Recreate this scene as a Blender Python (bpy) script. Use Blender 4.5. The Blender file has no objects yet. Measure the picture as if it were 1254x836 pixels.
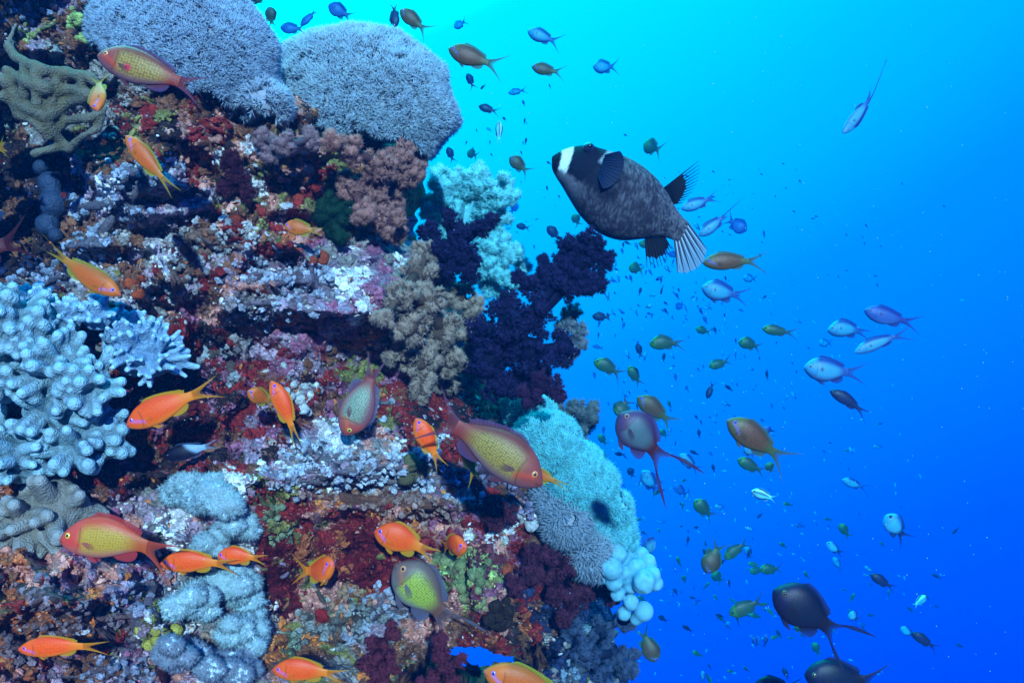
import bpy, math, random
import numpy as np
from mathutils import Vector

SC = bpy.context.scene
COL = SC.collection
R = math.radians
FPX = 1045.0                      # focal length in photo pixels (1254 wide)

# ---------------------------------------------------------------- camera
cam_d = bpy.data.cameras.new('camera'); cam_d.lens = 30.0; cam_d.sensor_width = 36.0
cam_d.clip_start = 0.02; cam_d.clip_end = 500
cam = bpy.data.objects.new('camera', cam_d); COL.objects.link(cam)
cam.location = (0, 0, 0); cam.rotation_euler = (R(90), 0, 0)
SC.camera = cam

# ---------------------------------------------------------------- world: open sea water seen in every direction
w = bpy.data.worlds.new('World'); SC.world = w; w.use_nodes = True
nt = w.node_tree; N = nt.nodes; Lk = nt.links
for n in list(N): N.remove(n)
wo = N.new('ShaderNodeOutputWorld'); bg = N.new('ShaderNodeBackground')
tc = N.new('ShaderNodeTexCoord'); dp = N.new('ShaderNodeVectorMath'); dp.operation = 'DOT_PRODUCT'
D = Vector((-0.33, 0.45, 0.90)).normalized()
dp.inputs[1].default_value = D
nm = N.new('ShaderNodeVectorMath'); nm.operation = 'NORMALIZE'
Lk.new(tc.outputs['Generated'], nm.inputs[0]); Lk.new(nm.outputs[0], dp.inputs[0])
mr = N.new('ShaderNodeMapRange'); mr.inputs['From Min'].default_value = -1; mr.inputs['From Max'].default_value = 1
Lk.new(dp.outputs['Value'], mr.inputs['Value'])
rp = N.new('ShaderNodeValToRGB'); rp.color_ramp.interpolation = 'EASE'
els = rp.color_ramp.elements
WSTOPS = [(0.0, (0, .002, .02)), (0.30, (0, .004, .05)), (0.40, (0, .005, .24)), (0.466, (0, .010, .54)), (0.541, (0, .056, .73)), (0.608, (0, .135, .84)),
          (0.686, (0, .225, .90)), (0.735, (0, .385, .93)), (0.767, (0, .465, .95)), (0.855, (0, .79, 1.10)), (0.90, (.05, 2.5, 2.7)), (1.0, (0.4, 7.5, 7.8))]
els[0].position = 0; els[0].color = (*WSTOPS[0][1], 1); els[1].position = 1; els[1].color = (*WSTOPS[-1][1], 1)
for p, c in WSTOPS[1:-1]:
    e = els.new(p); e.color = (*c, 1)
rp.color_ramp.interpolation = 'LINEAR'
Lk.new(mr.outputs[0], rp.inputs[0]); Lk.new(rp.outputs[0], bg.inputs['Color']); Lk.new(bg.outputs[0], wo.inputs['Surface'])
bg.inputs['Strength'].default_value = 1.0

# ---------------------------------------------------------------- camera strobe, stood in for by one parallel-ray lamp
sd = bpy.data.lights.new('strobe', 'SUN'); sd.energy = 5.0; sd.angle = R(1.2); sd.color = (0.94, 0.66, 0.80)
strobe = bpy.data.objects.new('strobe', sd); COL.objects.link(strobe)
strobe.rotation_euler = Vector((-0.16, 0.93, -0.32)).to_track_quat('-Z', 'Y').to_euler()

SC.view_settings.view_transform = 'Standard'; SC.view_settings.look = 'None'
SC.view_settings.exposure = 0.62; SC.view_settings.gamma = 1.0
try: SC.view_settings.use_curve_mapping = False
except Exception: pass
SC.render.engine = 'CYCLES'
cy = SC.cycles
cy.use_denoising = True
try: cy.denoiser = 'OPENIMAGEDENOISE'
except Exception: pass
cy.max_bounces = 5; cy.diffuse_bounces = 2; cy.glossy_bounces = 2; cy.transmission_bounces = 2
cy.transparent_max_bounces = 8; cy.volume_bounces = 0
cy.caustics_reflective = False; cy.caustics_refractive = False

# ---------------------------------------------------------------- helpers
rng = np.random.default_rng(7)
random.seed(7)

def at(px, py, Y):
    return np.array([(px - 627.0) / FPX * Y, Y, (418.0 - py) / FPX * Y])

def tag(o, label=None, cat=None, group=None, kind=None):
    if label: o['label'] = label
    if cat: o['category'] = cat
    if group: o['group'] = group
    if kind: o['kind'] = kind
    return o

def empty(name, loc, label=None, cat=None, group=None):
    o = bpy.data.objects.new(name, None); COL.objects.link(o); o.location = Vector(loc)
    o.empty_display_size = 0.02
    return tag(o, label, cat, group)

def _h(ix, iy, iz, s):
    n = (ix * 73856093) ^ (iy * 19349663) ^ (iz * 83492791) ^ (s * 2654435761 & 0x7fffffff)
    n = (n ^ (n >> 13)) * 1274126177 & 0x7fffffff
    n = (n ^ (n >> 15)) * 668265263 & 0x7fffffff
    return (n & 0xffff) / 65535.0

def vnoise(P, s=0):
    P = np.asarray(P, float)
    f = np.floor(P).astype(np.int64); t = P - f; t = t * t * (3 - 2 * t)
    r = 0
    for dx in (0, 1):
        for dy in (0, 1):
            for dz in (0, 1):
                wgt = (t[..., 0] if dx else 1 - t[..., 0]) * (t[..., 1] if dy else 1 - t[..., 1]) * (t[..., 2] if dz else 1 - t[..., 2])
                r = r + wgt * _h(f[..., 0] + dx, f[..., 1] + dy, f[..., 2] + dz, s)
    return r * 2 - 1

def fbm(P, s=0, o=4, g=.5):
    P = np.asarray(P, float); a = 1.0; r = 0; tot = 0
    for i in range(o):
        r = r + a * vnoise(P, s + i * 17); tot += a; a *= g; P = P * 2.03 + 3.1
    return r / tot

def worley(x, y, s=0):
    """2D cell noise: distance to nearest, cell id in 0..1"""
    fx = np.floor(x).astype(np.int64); fy = np.floor(y).astype(np.int64)
    best = np.full(x.shape, 9.0); cid = np.zeros(x.shape)
    for dx in (-1, 0, 1):
        for dy in (-1, 0, 1):
            cx = fx + dx; cy_ = fy + dy
            jx = cx + _h(cx, cy_, 1, s); jy = cy_ + _h(cx, cy_, 2, s + 5)
            d = np.hypot(x - jx, y - jy); m = d < best
            best = np.where(m, d, best); cid = np.where(m, _h(cx, cy_, 3, s + 9), cid)
    return best, cid

def ico(sub):
    t = (1 + 5 ** .5) / 2
    V = [(-1, t, 0), (1, t, 0), (-1, -t, 0), (1, -t, 0), (0, -1, t), (0, 1, t), (0, -1, -t), (0, 1, -t), (t, 0, -1), (t, 0, 1), (-t, 0, -1), (-t, 0, 1)]
    F = [(0, 11, 5), (0, 5, 1), (0, 1, 7), (0, 7, 10), (0, 10, 11), (1, 5, 9), (5, 11, 4), (11, 10, 2), (10, 7, 6), (7, 1, 8),
         (3, 9, 4), (3, 4, 2), (3, 2, 6), (3, 6, 8), (3, 8, 9), (4, 9, 5), (2, 4, 11), (6, 2, 10), (8, 6, 7), (9, 8, 1)]
    V = [np.array(v) / np.linalg.norm(v) for v in V]
    for _ in range(sub):
        mid = {}; F2 = []
        def m(a, b):
            k = (min(a, b), max(a, b))
            if k not in mid:
                v = V[a] + V[b]; V.append(v / np.linalg.norm(v)); mid[k] = len(V) - 1
            return mid[k]
        for a, b, c in F:
            x, y, z = m(a, b), m(b, c), m(c, a)
            F2 += [(a, x, z), (b, y, x), (c, z, y), (x, y, z)]
        F = F2
    return np.array(V), np.array(F)
ICO = [ico(i) for i in range(4)]

class G:
    """collects triangles with a colour for each vertex; build() links them as ONE mesh object"""
    def __init__(self): self.V = []; self.F = []; self.C = []; self.n = 0
    def add(self, V, F, C):
        V = np.asarray(V, float).reshape(-1, 3); F = np.asarray(F, np.int64).reshape(-1, 3)
        C = np.asarray(C, float)
        if C.ndim == 1: C = np.tile(C, (len(V), 1))
        if C.shape[1] == 3: C = np.hstack([C, np.ones((len(C), 1))])
        self.V.append(V); self.F.append(F + self.n); self.C.append(C); self.n += len(V)
        return self
    def inst(self, tV, tF, M, T, C, tip=None, tw=None):
        """many copies of a template: M (n,3,3), T (n,3), C (n,3); tip colours blended by tw (k,)"""
        n, k = len(T), len(tV)
        if n == 0: return self
        V = np.einsum('nij,kj->nki', M, tV) + T[:, None]
        F = (tF[None] + (np.arange(n) * k)[:, None, None]).reshape(-1, 3)
        if tip is None: c = np.repeat(C, k, 0)
        else:
            c = (C[:, None] * (1 - tw)[None, :, None] + tip[:, None] * tw[None, :, None]).reshape(-1, 3)
        return self.add(V.reshape(-1, 3), F, c)
    def ball(self, c, r, col, sub=2, rough=.0, seed=0, f=3.0):
        V, F = ICO[sub]; r = np.asarray(r, float) * np.ones(3)
        k = 1 + rough * fbm(V * f + seed * 7.3, seed, 3)[:, None] if rough else 1
        return self.add(V * r * k + c, F, col)
    def tube(self, pts, rad, col, n=8, cap=True):
        pts = np.asarray(pts, float); rad = np.asarray(rad, float) * np.ones(len(pts)); m = len(pts)
        T = np.gradient(pts, axis=0); T /= np.linalg.norm(T, axis=1)[:, None] + 1e-12
        a = np.array([0, 0, 1.0]) if abs(T[0][2]) < .8 else np.array([1.0, 0, 0])
        V = []
        for i in range(m):
            u = np.cross(T[i], a); u /= np.linalg.norm(u) + 1e-12; v = np.cross(T[i], u)
            an = np.arange(n) * 2 * math.pi / n
            V.append(pts[i] + rad[i] * (np.cos(an)[:, None] * u + np.sin(an)[:, None] * v))
            a = -v if False else a
        V = np.vstack(V); F = []
        for i in range(m - 1):
            for j in range(n):
                p, q = i * n + j, i * n + (j + 1) % n
                F += [(p, q, q + n), (p, q + n, p + n)]
        if cap:
            V = np.vstack([V, pts[0] - T[0] * rad[0] * .6, pts[-1] + T[-1] * rad[-1] * .8]); a0, a1 = m * n, m * n + 1
            for j in range(n):
                F += [(a0, (j + 1) % n, j), (a1, (m - 1) * n + j, (m - 1) * n + (j + 1) % n)]
        c = np.asarray(col, float)
        if c.ndim == 2:
            c = np.repeat(c, n, 0)
            if cap: c = np.vstack([c, c[0], c[-1]])
        return self.add(V, F, c)
    def grid(self, P, C, wrap=False):
        a, b = P.shape[:2]
        i, j = np.meshgrid(np.arange(a - 1), np.arange(b if wrap else b - 1), indexing='ij')
        j2 = (j + 1) % b
        p00, p01, p10, p11 = i * b + j, i * b + j2, (i + 1) * b + j, (i + 1) * b + j2
        F = np.concatenate([np.stack([p00, p10, p11], -1).reshape(-1, 3), np.stack([p00, p11, p01], -1).reshape(-1, 3)])
        return self.add(P.reshape(-1, 3), F, np.asarray(C).reshape(-1, np.asarray(C).shape[-1]) if np.asarray(C).ndim > 1 else C)
    def build(self, name, mat, parent=None, origin=None, side=None):
        V = np.vstack(self.V); F = np.vstack(self.F); C = np.vstack(self.C)
        o0 = np.zeros(3) if origin is None else np.asarray(origin, float)
        if parent is not None and origin is None: o0 = np.array(parent.matrix_world.translation) if False else np.array(parent.location)
        me = bpy.data.meshes.new(name)
        me.vertices.add(len(V)); me.vertices.foreach_set('co', (V - o0).astype(np.float32).ravel())
        me.loops.add(len(F) * 3); me.loops.foreach_set('vertex_index', F.astype(np.int32).ravel())
        me.polygons.add(len(F)); me.polygons.foreach_set('loop_start', (np.arange(len(F)) * 3).astype(np.int32))
        me.polygons.foreach_set('loop_total', np.full(len(F), 3, np.int32))
        me.polygons.foreach_set('use_smooth', np.ones(len(F), bool))
        me.update(calc_edges=True)
        ca = me.color_attributes.new('Col', 'FLOAT_COLOR', 'POINT'); ca.data.foreach_set('color', np.clip(C, 0, 1).astype(np.float32).ravel())
        if side is not None:
            sa_ = me.attributes.new('side', 'FLOAT_VECTOR', 'POINT'); sa_.data.foreach_set('vector', side.astype(np.float32).ravel())
        me.materials.append(mat)
        o = bpy.data.objects.new(name, me); COL.objects.link(o)
        if parent is not None: o.parent = parent
        else: o.location = Vector(o0)
        return o

def frames(Nn, twist=None, r=rng):
    Nn = Nn / (np.linalg.norm(Nn, axis=1)[:, None] + 1e-12)
    a = r.normal(size=Nn.shape); t = np.cross(Nn, a); t /= np.linalg.norm(t, axis=1)[:, None] + 1e-12
    b = np.cross(Nn, t)
    return np.stack([t, b, Nn], axis=2)

def tuft(K, lean, wid, curved=True, seed=0, L=1.0):
    """K tentacles spreading from the origin along +z"""
    r = np.random.default_rng(seed); V = []; F = []; W = []
    for k in range(K):
        a = 2 * math.pi * (k + r.uniform(-.3, .3)) / K; ln = lean * r.uniform(.35, 1.15); l = L * r.uniform(.75, 1.1)
        d0 = np.array([math.cos(a) * math.sin(ln * .6), math.sin(a) * math.sin(ln * .6), math.cos(ln * .6)])
        d1 = np.array([math.cos(a) * math.sin(ln * 1.3), math.sin(a) * math.sin(ln * 1.3), math.cos(ln * 1.3)])
        u = np.array([-math.sin(a), math.cos(a), 0]); v = np.cross(d0, u)
        c0 = u * 0; c1 = d0 * l * .55; c2 = c1 + d1 * l * .45; b = len(V)
        ring = [math.cos(q) * u + math.sin(q) * v for q in (0, 2.094, 4.189)]
        if curved:
            V += [c0 + wid * .8 * q for q in ring] + [c1 + wid * q for q in ring] + [c2]
            W += [0] * 3 + [.6] * 3 + [1]
            for i in range(3):
                j = (i + 1) % 3
                F += [(b + i, b + j, b + 3 + j), (b + i, b + 3 + j, b + 3 + i), (b + 3 + i, b + 3 + j, b + 6)]
        else:
            V += [c0 + wid * q for q in ring] + [c2]; W += [0] * 3 + [1]
            for i in range(3): F += [(b + i, b + (i + 1) % 3, b + 3)]
    return np.array(V), np.array(F), np.array(W, float)

# ---------------------------------------------------------------- materials
def mat(name, rough=.6, spec=.4, bump=None, transl=0.0, alpha=False, vary=0.0, vscale=40, sss=0.0, dots=None, speck=None, tips=None):
    m = bpy.data.materials.new(name); m.use_nodes = True; nt = m.node_tree; N = nt.nodes; L = nt.links
    for n in list(N): N.remove(n)
    out = N.new('ShaderNodeOutputMaterial'); b = N.new('ShaderNodeBsdfPrincipled')
    b.inputs['Roughness'].default_value = rough; b.inputs['Specular IOR Level'].default_value = spec
    a = N.new('ShaderNodeVertexColor'); a.layer_name = 'Col'
    tc = N.new('ShaderNodeTexCoord'); col = a.outputs['Color']
    def mix(kind, fac, c1, c2):
        x = N.new('ShaderNodeMix'); x.data_type = 'RGBA'; x.blend_type = kind
        if isinstance(fac, (int, float)): x.inputs[0].default_value = fac
        else: L.new(fac, x.inputs[0])
        for i, c in ((6, c1), (7, c2)):
            if isinstance(c, tuple): x.inputs[i].default_value = (*c, 1)
            else: L.new(c, x.inputs[i])
        return x.outputs[2]
    if vary:
        n1 = N.new('ShaderNodeTexNoise'); n1.inputs['Scale'].default_value = vscale; n1.inputs['Detail'].default_value = 6; n1.inputs['Roughness'].default_value = .65
        L.new(tc.outputs['Object'], n1.inputs['Vector'])
        mr = N.new('ShaderNodeMapRange'); mr.inputs['From Min'].default_value = .3; mr.inputs['From Max'].default_value = .7
        mr.inputs['To Min'].default_value = 1 - vary; mr.inputs['To Max'].default_value = 1 + vary
        L.new(n1.outputs['Fac'], mr.inputs['Value'])
        vm = N.new('ShaderNodeVectorMath'); vm.operation = 'SCALE'; L.new(col, vm.inputs[0]); L.new(mr.outputs[0], vm.inputs['Scale']); col = vm.outputs[0]
    if speck:                      # (scale, size, colour): small encrusting flecks of another colour
        for sc_, sz, cc in speck:
            v = N.new('ShaderNodeTexVoronoi'); v.inputs['Scale'].default_value = sc_; L.new(tc.outputs['Object'], v.inputs['Vector'])
            lt = N.new('ShaderNodeMath'); lt.operation = 'LESS_THAN'; lt.inputs[1].default_value = sz; L.new(v.outputs['Distance'], lt.inputs[0])
            sp = N.new('ShaderNodeSeparateColor'); L.new(v.outputs['Color'], sp.inputs[0])
            g = N.new('ShaderNodeMath'); g.operation = 'GREATER_THAN'; g.inputs[1].default_value = .8; L.new(sp.outputs[0], g.inputs[0])
            mu = N.new('ShaderNodeMath'); mu.operation = 'MULTIPLY'; L.new(lt.outputs[0], mu.inputs[0]); L.new(g.outputs[0], mu.inputs[1])
            col = mix('MIX', mu.outputs[0], col, cc)
    if tips:                       # growing tips paler than the rest
        ge = N.new('ShaderNodeNewGeometry'); pr = N.new('ShaderNodeMapRange'); pr.inputs['From Min'].default_value = .49; pr.inputs['From Max'].default_value = .57; L.new(ge.outputs['Pointiness'], pr.inputs['Value'])
        tipmix = (pr.outputs[0], tips)
    if dots:                       # fish scales: brighter scale centres where vertex alpha is low
        v = N.new('ShaderNodeTexVoronoi'); v.inputs['Scale'].default_value = dots; v.inputs['Randomness'].default_value = .45
        at_ = N.new('ShaderNodeAttribute'); at_.attribute_name = 'side'; v.voronoi_dimensions = '2D'
        L.new(at_.outputs['Vector'], v.inputs['Vector'])
        mr = N.new('ShaderNodeMapRange'); mr.inputs['From Min'].default_value = .2; mr.inputs['From Max'].default_value = .6
        mr.inputs['To Min'].default_value = 1.25; mr.inputs['To Max'].default_value = .62
        L.new(v.outputs['Distance'], mr.inputs['Value'])
        vm = N.new('ShaderNodeVectorMath'); vm.operation = 'SCALE'; L.new(col, vm.inputs[0]); L.new(mr.outputs[0], vm.inputs['Scale'])
        col = mix('MIX', a.outputs['Alpha'], vm.outputs[0], col)
    if tips: col = mix('MIX', tipmix[0], col, tipmix[1])
    L.new(col, b.inputs['Base Color'])
    if sss:
        b.inputs['Subsurface Weight'].default_value = sss; b.inputs['Subsurface Radius'].default_value = (.01, .01, .01); b.inputs['Subsurface Scale'].default_value = .4
    if bump:
        prev = None
        for kind, sc_, st, dist in bump:
            if kind == 'n':
                t = N.new('ShaderNodeTexNoise'); t.inputs['Detail'].default_value = 7; t.inputs['Roughness'].default_value = .65; o_ = t.outputs['Fac']
            else:
                t = N.new('ShaderNodeTexVoronoi'); o_ = t.outputs['Distance']
            t.inputs['Scale'].default_value = sc_; L.new(tc.outputs['Object'], t.inputs['Vector'])
            bn = N.new('ShaderNodeBump'); bn.inputs['Strength'].default_value = abs(st); bn.inputs['Distance'].default_value = dist
            bn.invert = st < 0
            L.new(o_, bn.inputs['Height'])
            if prev: L.new(prev, bn.inputs['Normal'])
            prev = bn.outputs[0]
        L.new(prev, b.inputs['Normal'])
    s = b.outputs[0]
    if transl:
        t = N.new('ShaderNodeBsdfTranslucent'); L.new(col, t.inputs[0]); mx = N.new('ShaderNodeMixShader'); mx.inputs[0].default_value = transl
        L.new(s, mx.inputs[1]); L.new(t.outputs[0], mx.inputs[2]); s = mx.outputs[0]
    if alpha:
        t = N.new('ShaderNodeBsdfTransparent'); mx = N.new('ShaderNodeMixShader'); L.new(a.outputs['Alpha'], mx.inputs[0])
        L.new(t.outputs[0], mx.inputs[1]); L.new(s, mx.inputs[2]); s = mx.outputs[0]
    L.new(s, out.inputs['Surface'])
    return m

M_rock = mat('reef_rock_crust', .9, .06, bump=[('n', 55, .9, .008), ('n', 210, .8, .003), ('v', 160, .5, .003)], vary=.45, vscale=70,
             speck=[(150, .28, (.50, .44, .46)), (210, .25, (.42, .16, .12)), (120, .22, (.30, .28, .10))])
M_crust = mat('encrusting_crust', .85, .10, bump=[('n', 260, 1, .004), ('v', 420, .7, .002)], vary=.5, vscale=150)
M_coral = mat('stony_coral_skin', .55, .35, bump=[('v', 520, -.5, .0012), ('n', 160, .3, .002)], vary=.15, vscale=60)
M_polyp = mat('polyp_flesh', .6, .12, transl=.5, vary=.12, vscale=50)
M_soft = mat('soft_coral_flesh', .75, .08, transl=.12, vary=.25, vscale=60)
M_fish = mat('fish_skin', .42, .25, bump=[('v', 700, .35, .0006)], dots=270)
M_fish_small = mat('small_fish_skin', .5, .2)
M_fin = mat('fish_fin', .5, .15, transl=.35, alpha=True)
M_eye = mat('fish_eye', .12, .6)
M_puffer = mat('puffer_skin', .75, .10, bump=[('n', 260, .5, .002)], vary=.35, vscale=240)
# ================================================================ REEF ROCK (structure)
EDGE = np.array([(-260, 262), (-60, 268), (0, 275), (60, 320), (130, 470), (190, 515), (230, 508), (300, 500), (340, 545), (400, 590), (470, 592),
                 (520, 630), (600, 675), (700, 722), (760, 738), (840, 762), (1100, 790)], float)
def edge_x(py): return np.interp(py, EDGE[:, 0], EDGE[:, 1])
NJ, NI = 330, 430                  # columns, rows
PX0, PY0, PY1 = -260.0, -230.0, 1040.0
tj = np.linspace(0, 1, NJ); pyv = np.linspace(PY0, PY1, NI)
TJ, PYG = np.meshgrid(tj, pyv)
q3 = np.stack([PYG / 22.0, PYG * 0, PYG * 0 + 4], -1)
EX = edge_x(PYG) + 9 * fbm(q3, 3, 3)
PXG = PX0 + (EX - PX0) * TJ
def yfield(px, py, ex):
    base = 1.30 + 0.00050 * px + 0.00026 * (418 - py)
    d = np.clip((ex - px) / 150.0, 0, 1)
    rnd = 0.42 * (1 - np.sqrt(1 - (1 - d) ** 2 * .999))
    P = np.stack([px / 150., py / 150., px * 0], -1)
    big = 0.13 * fbm(P, 11, 2)
    P2 = np.stack([px / 52. + fbm(P * 2, 5, 2), py / 40., px * 0], -1)
    n2 = vnoise(P2, 21); ridg = 0.075 * (1 - np.abs(n2)) ** 2
    P3 = np.stack([px / 20., py / 17., px * 0], -1); n3 = 0.034 * np.abs(fbm(P3, 31, 3))
    w1, _ = worley(px / 26. + .6 * vnoise(P3, 2), py / 22., 4)
    w2, _ = worley(px / 9., py / 8., 8)
    y = base + rnd + big - ridg + n3 + 0.042 * w1 + 0.010 * w2
    # hand-placed ledges and hollows (centre px, py, rx, ry, depth: + is a hollow)
    for cx, cy_, rx, ry, a in ((400, 270, 45, 40, .10), (232, 235, 30, 26, .04), (262, 430, 70, 45, .10), (250, 545, 60, 22, .08), (560, 470, 60, 18, .12),
                               (60, 250, 50, 60, .09), (215, 375, 45, 22, .09), (625, 790, 60, 30, .16), (440, 640, 60, 14, .05), (380, 790, 60, 30, .08),
                               (130, 110, 40, 60, .08), (60, 330, 60, 25, .08), (290, 690, 30, 30, .0),
                               (450, 560, 120, 30, -.09), (400, 375, 90, 30, -.07), (170, 225, 60, 40, -.05), (100, 740, 120, 50, -.10),
                               (500, 700, 60, 40, -.04), (600, 710, 50, 40, -.05), (330, 180, 80, 30, -.04), (560, 625, 90, 22, -.06)):
        y = y + a * np.exp(-((px - cx) / rx) ** 2 - ((py - cy_) / ry) ** 2)
    return y
YG = yfield(PXG, PYG, EX)
POS = np.stack([(PXG - 627) / FPX * YG, YG, (418 - PYG) / FPX * YG], -1)
dU = np.gradient(POS, axis=1); dV = np.gradient(POS, axis=0)
NRM = np.cross(dU, dV); NRM /= np.linalg.norm(NRM, axis=2)[..., None]
NRM *= -np.sign(NRM[..., 1:2] + 1e-9)
def rock_ij(px, py):
    px = np.asarray(px, float); py = np.asarray(py, float)
    i = np.clip((py - PY0) / (PY1 - PY0) * (NI - 1), 0, NI - 1).astype(int)
    j = np.clip((px - PX0) / (EX[i, 0] - PX0) * (NJ - 1), 0, NJ - 1).astype(int)
    return i, j
def rock_Y(px, py): i, j = rock_ij(px, py); return YG[i, j]
def rock_Yfront(px, py, r=12):
    return float(min(rock_Y(px + a, py + b) for a in (-r, 0, r) for b in (-r, 0, r)))
def on_rock(px, py): i, j = rock_ij(px, py); return POS[i, j], NRM[i, j]

PAL = dict(maroon=(.24, .020, .018), brown=(.20, .075, .040), dark=(.035, .018, .018), lilac=(.36, .24, .32), white=(.72, .66, .70), pink=(.62, .25, .20),
           orange=(.70, .20, .05), olive=(.22, .19, .055), lime=(.34, .38, .12), purple=(.30, .10, .17), navy=(.02, .03, .08), grey=(.28, .24, .23), rust=(.42, .11, .04))
PAL = {k: np.array(v) for k, v in PAL.items()}
ZONES = [  # px, py, rx, ry, colours
    (60, 20, 80, 40, 'lilac brown dark'), (60, 110, 90, 70, 'brown dark grey'), (150, 170, 60, 40, 'brown maroon dark olive'), (240, 170, 90, 45, 'brown maroon pink dark'),
    (170, 230, 75, 40, 'lilac white grey lilac'), (150, 310, 70, 50, 'lilac grey brown white'), (30, 260, 70, 80, 'dark dark brown navy'),
    (90, 400, 100, 40, 'lilac white grey brown'), (290, 160, 60, 30, 'pink brown dark'), (360, 240, 70, 50, 'maroon olive brown pink rust'), (320, 210, 50, 50, 'olive pink white brown'),
    (280, 340, 60, 50, 'pink brown lilac maroon'), (390, 360, 110, 45, 'lilac white purple grey'), (400, 410, 80, 35, 'purple lilac rust brown'),
    (250, 450, 80, 50, 'maroon dark purple maroon'), (250, 540, 90, 40, 'maroon purple brown dark'), (360, 460, 80, 60, 'purple maroon lilac brown'),
    (470, 480, 70, 50, 'brown maroon olive purple'), (450, 560, 130, 38, 'white lilac white pink grey'), (540, 560, 60, 30, 'brown maroon purple'),
    (480, 625, 130, 26, 'pink orange purple pink'), (350, 640, 60, 60, 'maroon olive maroon'), (450, 680, 60, 55, 'maroon maroon rust'), (395, 730, 80, 40, 'olive brown pink maroon'),
    (400, 790, 90, 50, 'olive grey brown orange'), (470, 760, 60, 30, 'lilac pink grey'), (600, 640, 60, 30, 'pink purple maroon white'), (590, 715, 50, 45, 'pink maroon purple lime'),
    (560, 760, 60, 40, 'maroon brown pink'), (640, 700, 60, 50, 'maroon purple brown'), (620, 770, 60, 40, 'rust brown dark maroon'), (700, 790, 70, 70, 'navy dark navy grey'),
    (100, 700, 110, 40, 'purple pink brown lilac'), (60, 760, 110, 60, 'rust brown orange maroon'), (170, 770, 80, 50, 'lilac olive purple white'), (270, 730, 70, 120, 'lilac white grey'),
    (160, 820, 120, 40, 'lilac brown pink purple'), (20, 700, 60, 50, 'brown rust pink'), (540, 520, 60, 30, 'brown maroon dark'), (610, 560, 40, 50, 'maroon purple brown')]
def rock_col(px, py):
    px = np.asarray(px, float); py = np.asarray(py, float)
    P = np.stack([px / 30, py / 30, px * 0], -1)
    wx = px + 26 * fbm(P, 41, 3); wy = py + 26 * fbm(P, 43, 3)
    W = np.zeros((len(ZONES),) + px.shape)
    for k, (cx, cy_, rx, ry, _) in enumerate(ZONES): W[k] = np.exp(-(((wx - cx) / rx) ** 2 + ((wy - cy_) / ry) ** 2))
    W += 1e-4; W = W ** 2.2; W /= W.sum(0)
    r0 = _h((px * 7).astype(np.int64), (py * 7).astype(np.int64), 5, 77); cum = np.cumsum(W, 0)
    w1, cid = worley(wx / 21., wy / 17., 12)
    w2, cid2 = worley(wx / 9., wy / 8., 14)
    zi = (cum < (cid * .94 + .03)[None]).sum(0).clip(0, len(ZONES) - 1)
    out = np.zeros(px.shape + (3,))
    for k, z in enumerate(ZONES):
        m = zi == k
        if not m.any(): continue
        pal = np.array([PAL[c] for c in z[4].split()]); n = len(pal)
        a = pal[(cid2[m] * n * .999).astype(int)]; b = pal[((cid[m] * 13.7) % 1 * n * .999).astype(int)]
        fr = (vnoise(np.stack([px[m] / 9, py[m] / 9, px[m] * 0], -1), 9) > -.4)[:, None]
        out[m] = np.where(fr, b, a)
    out = out * (.75 + .5 * _h((wx / 2.5).astype(np.int64), (wy / 2.5).astype(np.int64), 1, 3))[..., None]
    return np.clip(out, 0, 1)
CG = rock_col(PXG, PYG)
g = G()
HOLE = ((PXG - 576) / 90) ** 2 + ((PYG - 840 + 6 * fbm(q3 * 2, 8, 2)) / np.where(PYG < 840, 46, 60)) ** 2 < 1
# front sheet, side return and back sheet make one closed body
side = []
for k, (dx, dy) in enumerate(((6, .05), (10, .14), (8, .28), (-10, .5), (-40, .8))):
    pxs = EX[:, -1] + dx + 4 * vnoise(np.stack([pyv / 9, pyv * 0 + k, pyv * 0], -1), 6); ys = YG[:, -1] + dy
    x_ = (pxs - 627) / FPX * ys; side.append(np.stack([x_, ys, (418 - pyv) / FPX * ys], -1))
side = np.stack(side, 1)
allP = np.concatenate([POS, side], 1); allC = np.concatenate([CG, np.repeat(CG[:, -1:], 5, 1)], 1)
a_, b_ = allP.shape[:2]
keep = np.ones((a_ - 1, b_ - 1), bool); hh = np.zeros((a_, b_), bool); hh[:, :NJ] = HOLE
keep &= ~(hh[:-1, :-1] | hh[1:, 1:] | hh[:-1, 1:] | hh[1:, :-1])
i, j = np.nonzero(keep); p = i * b_ + j
F = np.concatenate([np.stack([p, p + b_, p + b_ + 1], 1), np.stack([p, p + b_ + 1, p + 1], 1)])
V = allP.reshape(-1, 3); used = F
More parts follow.
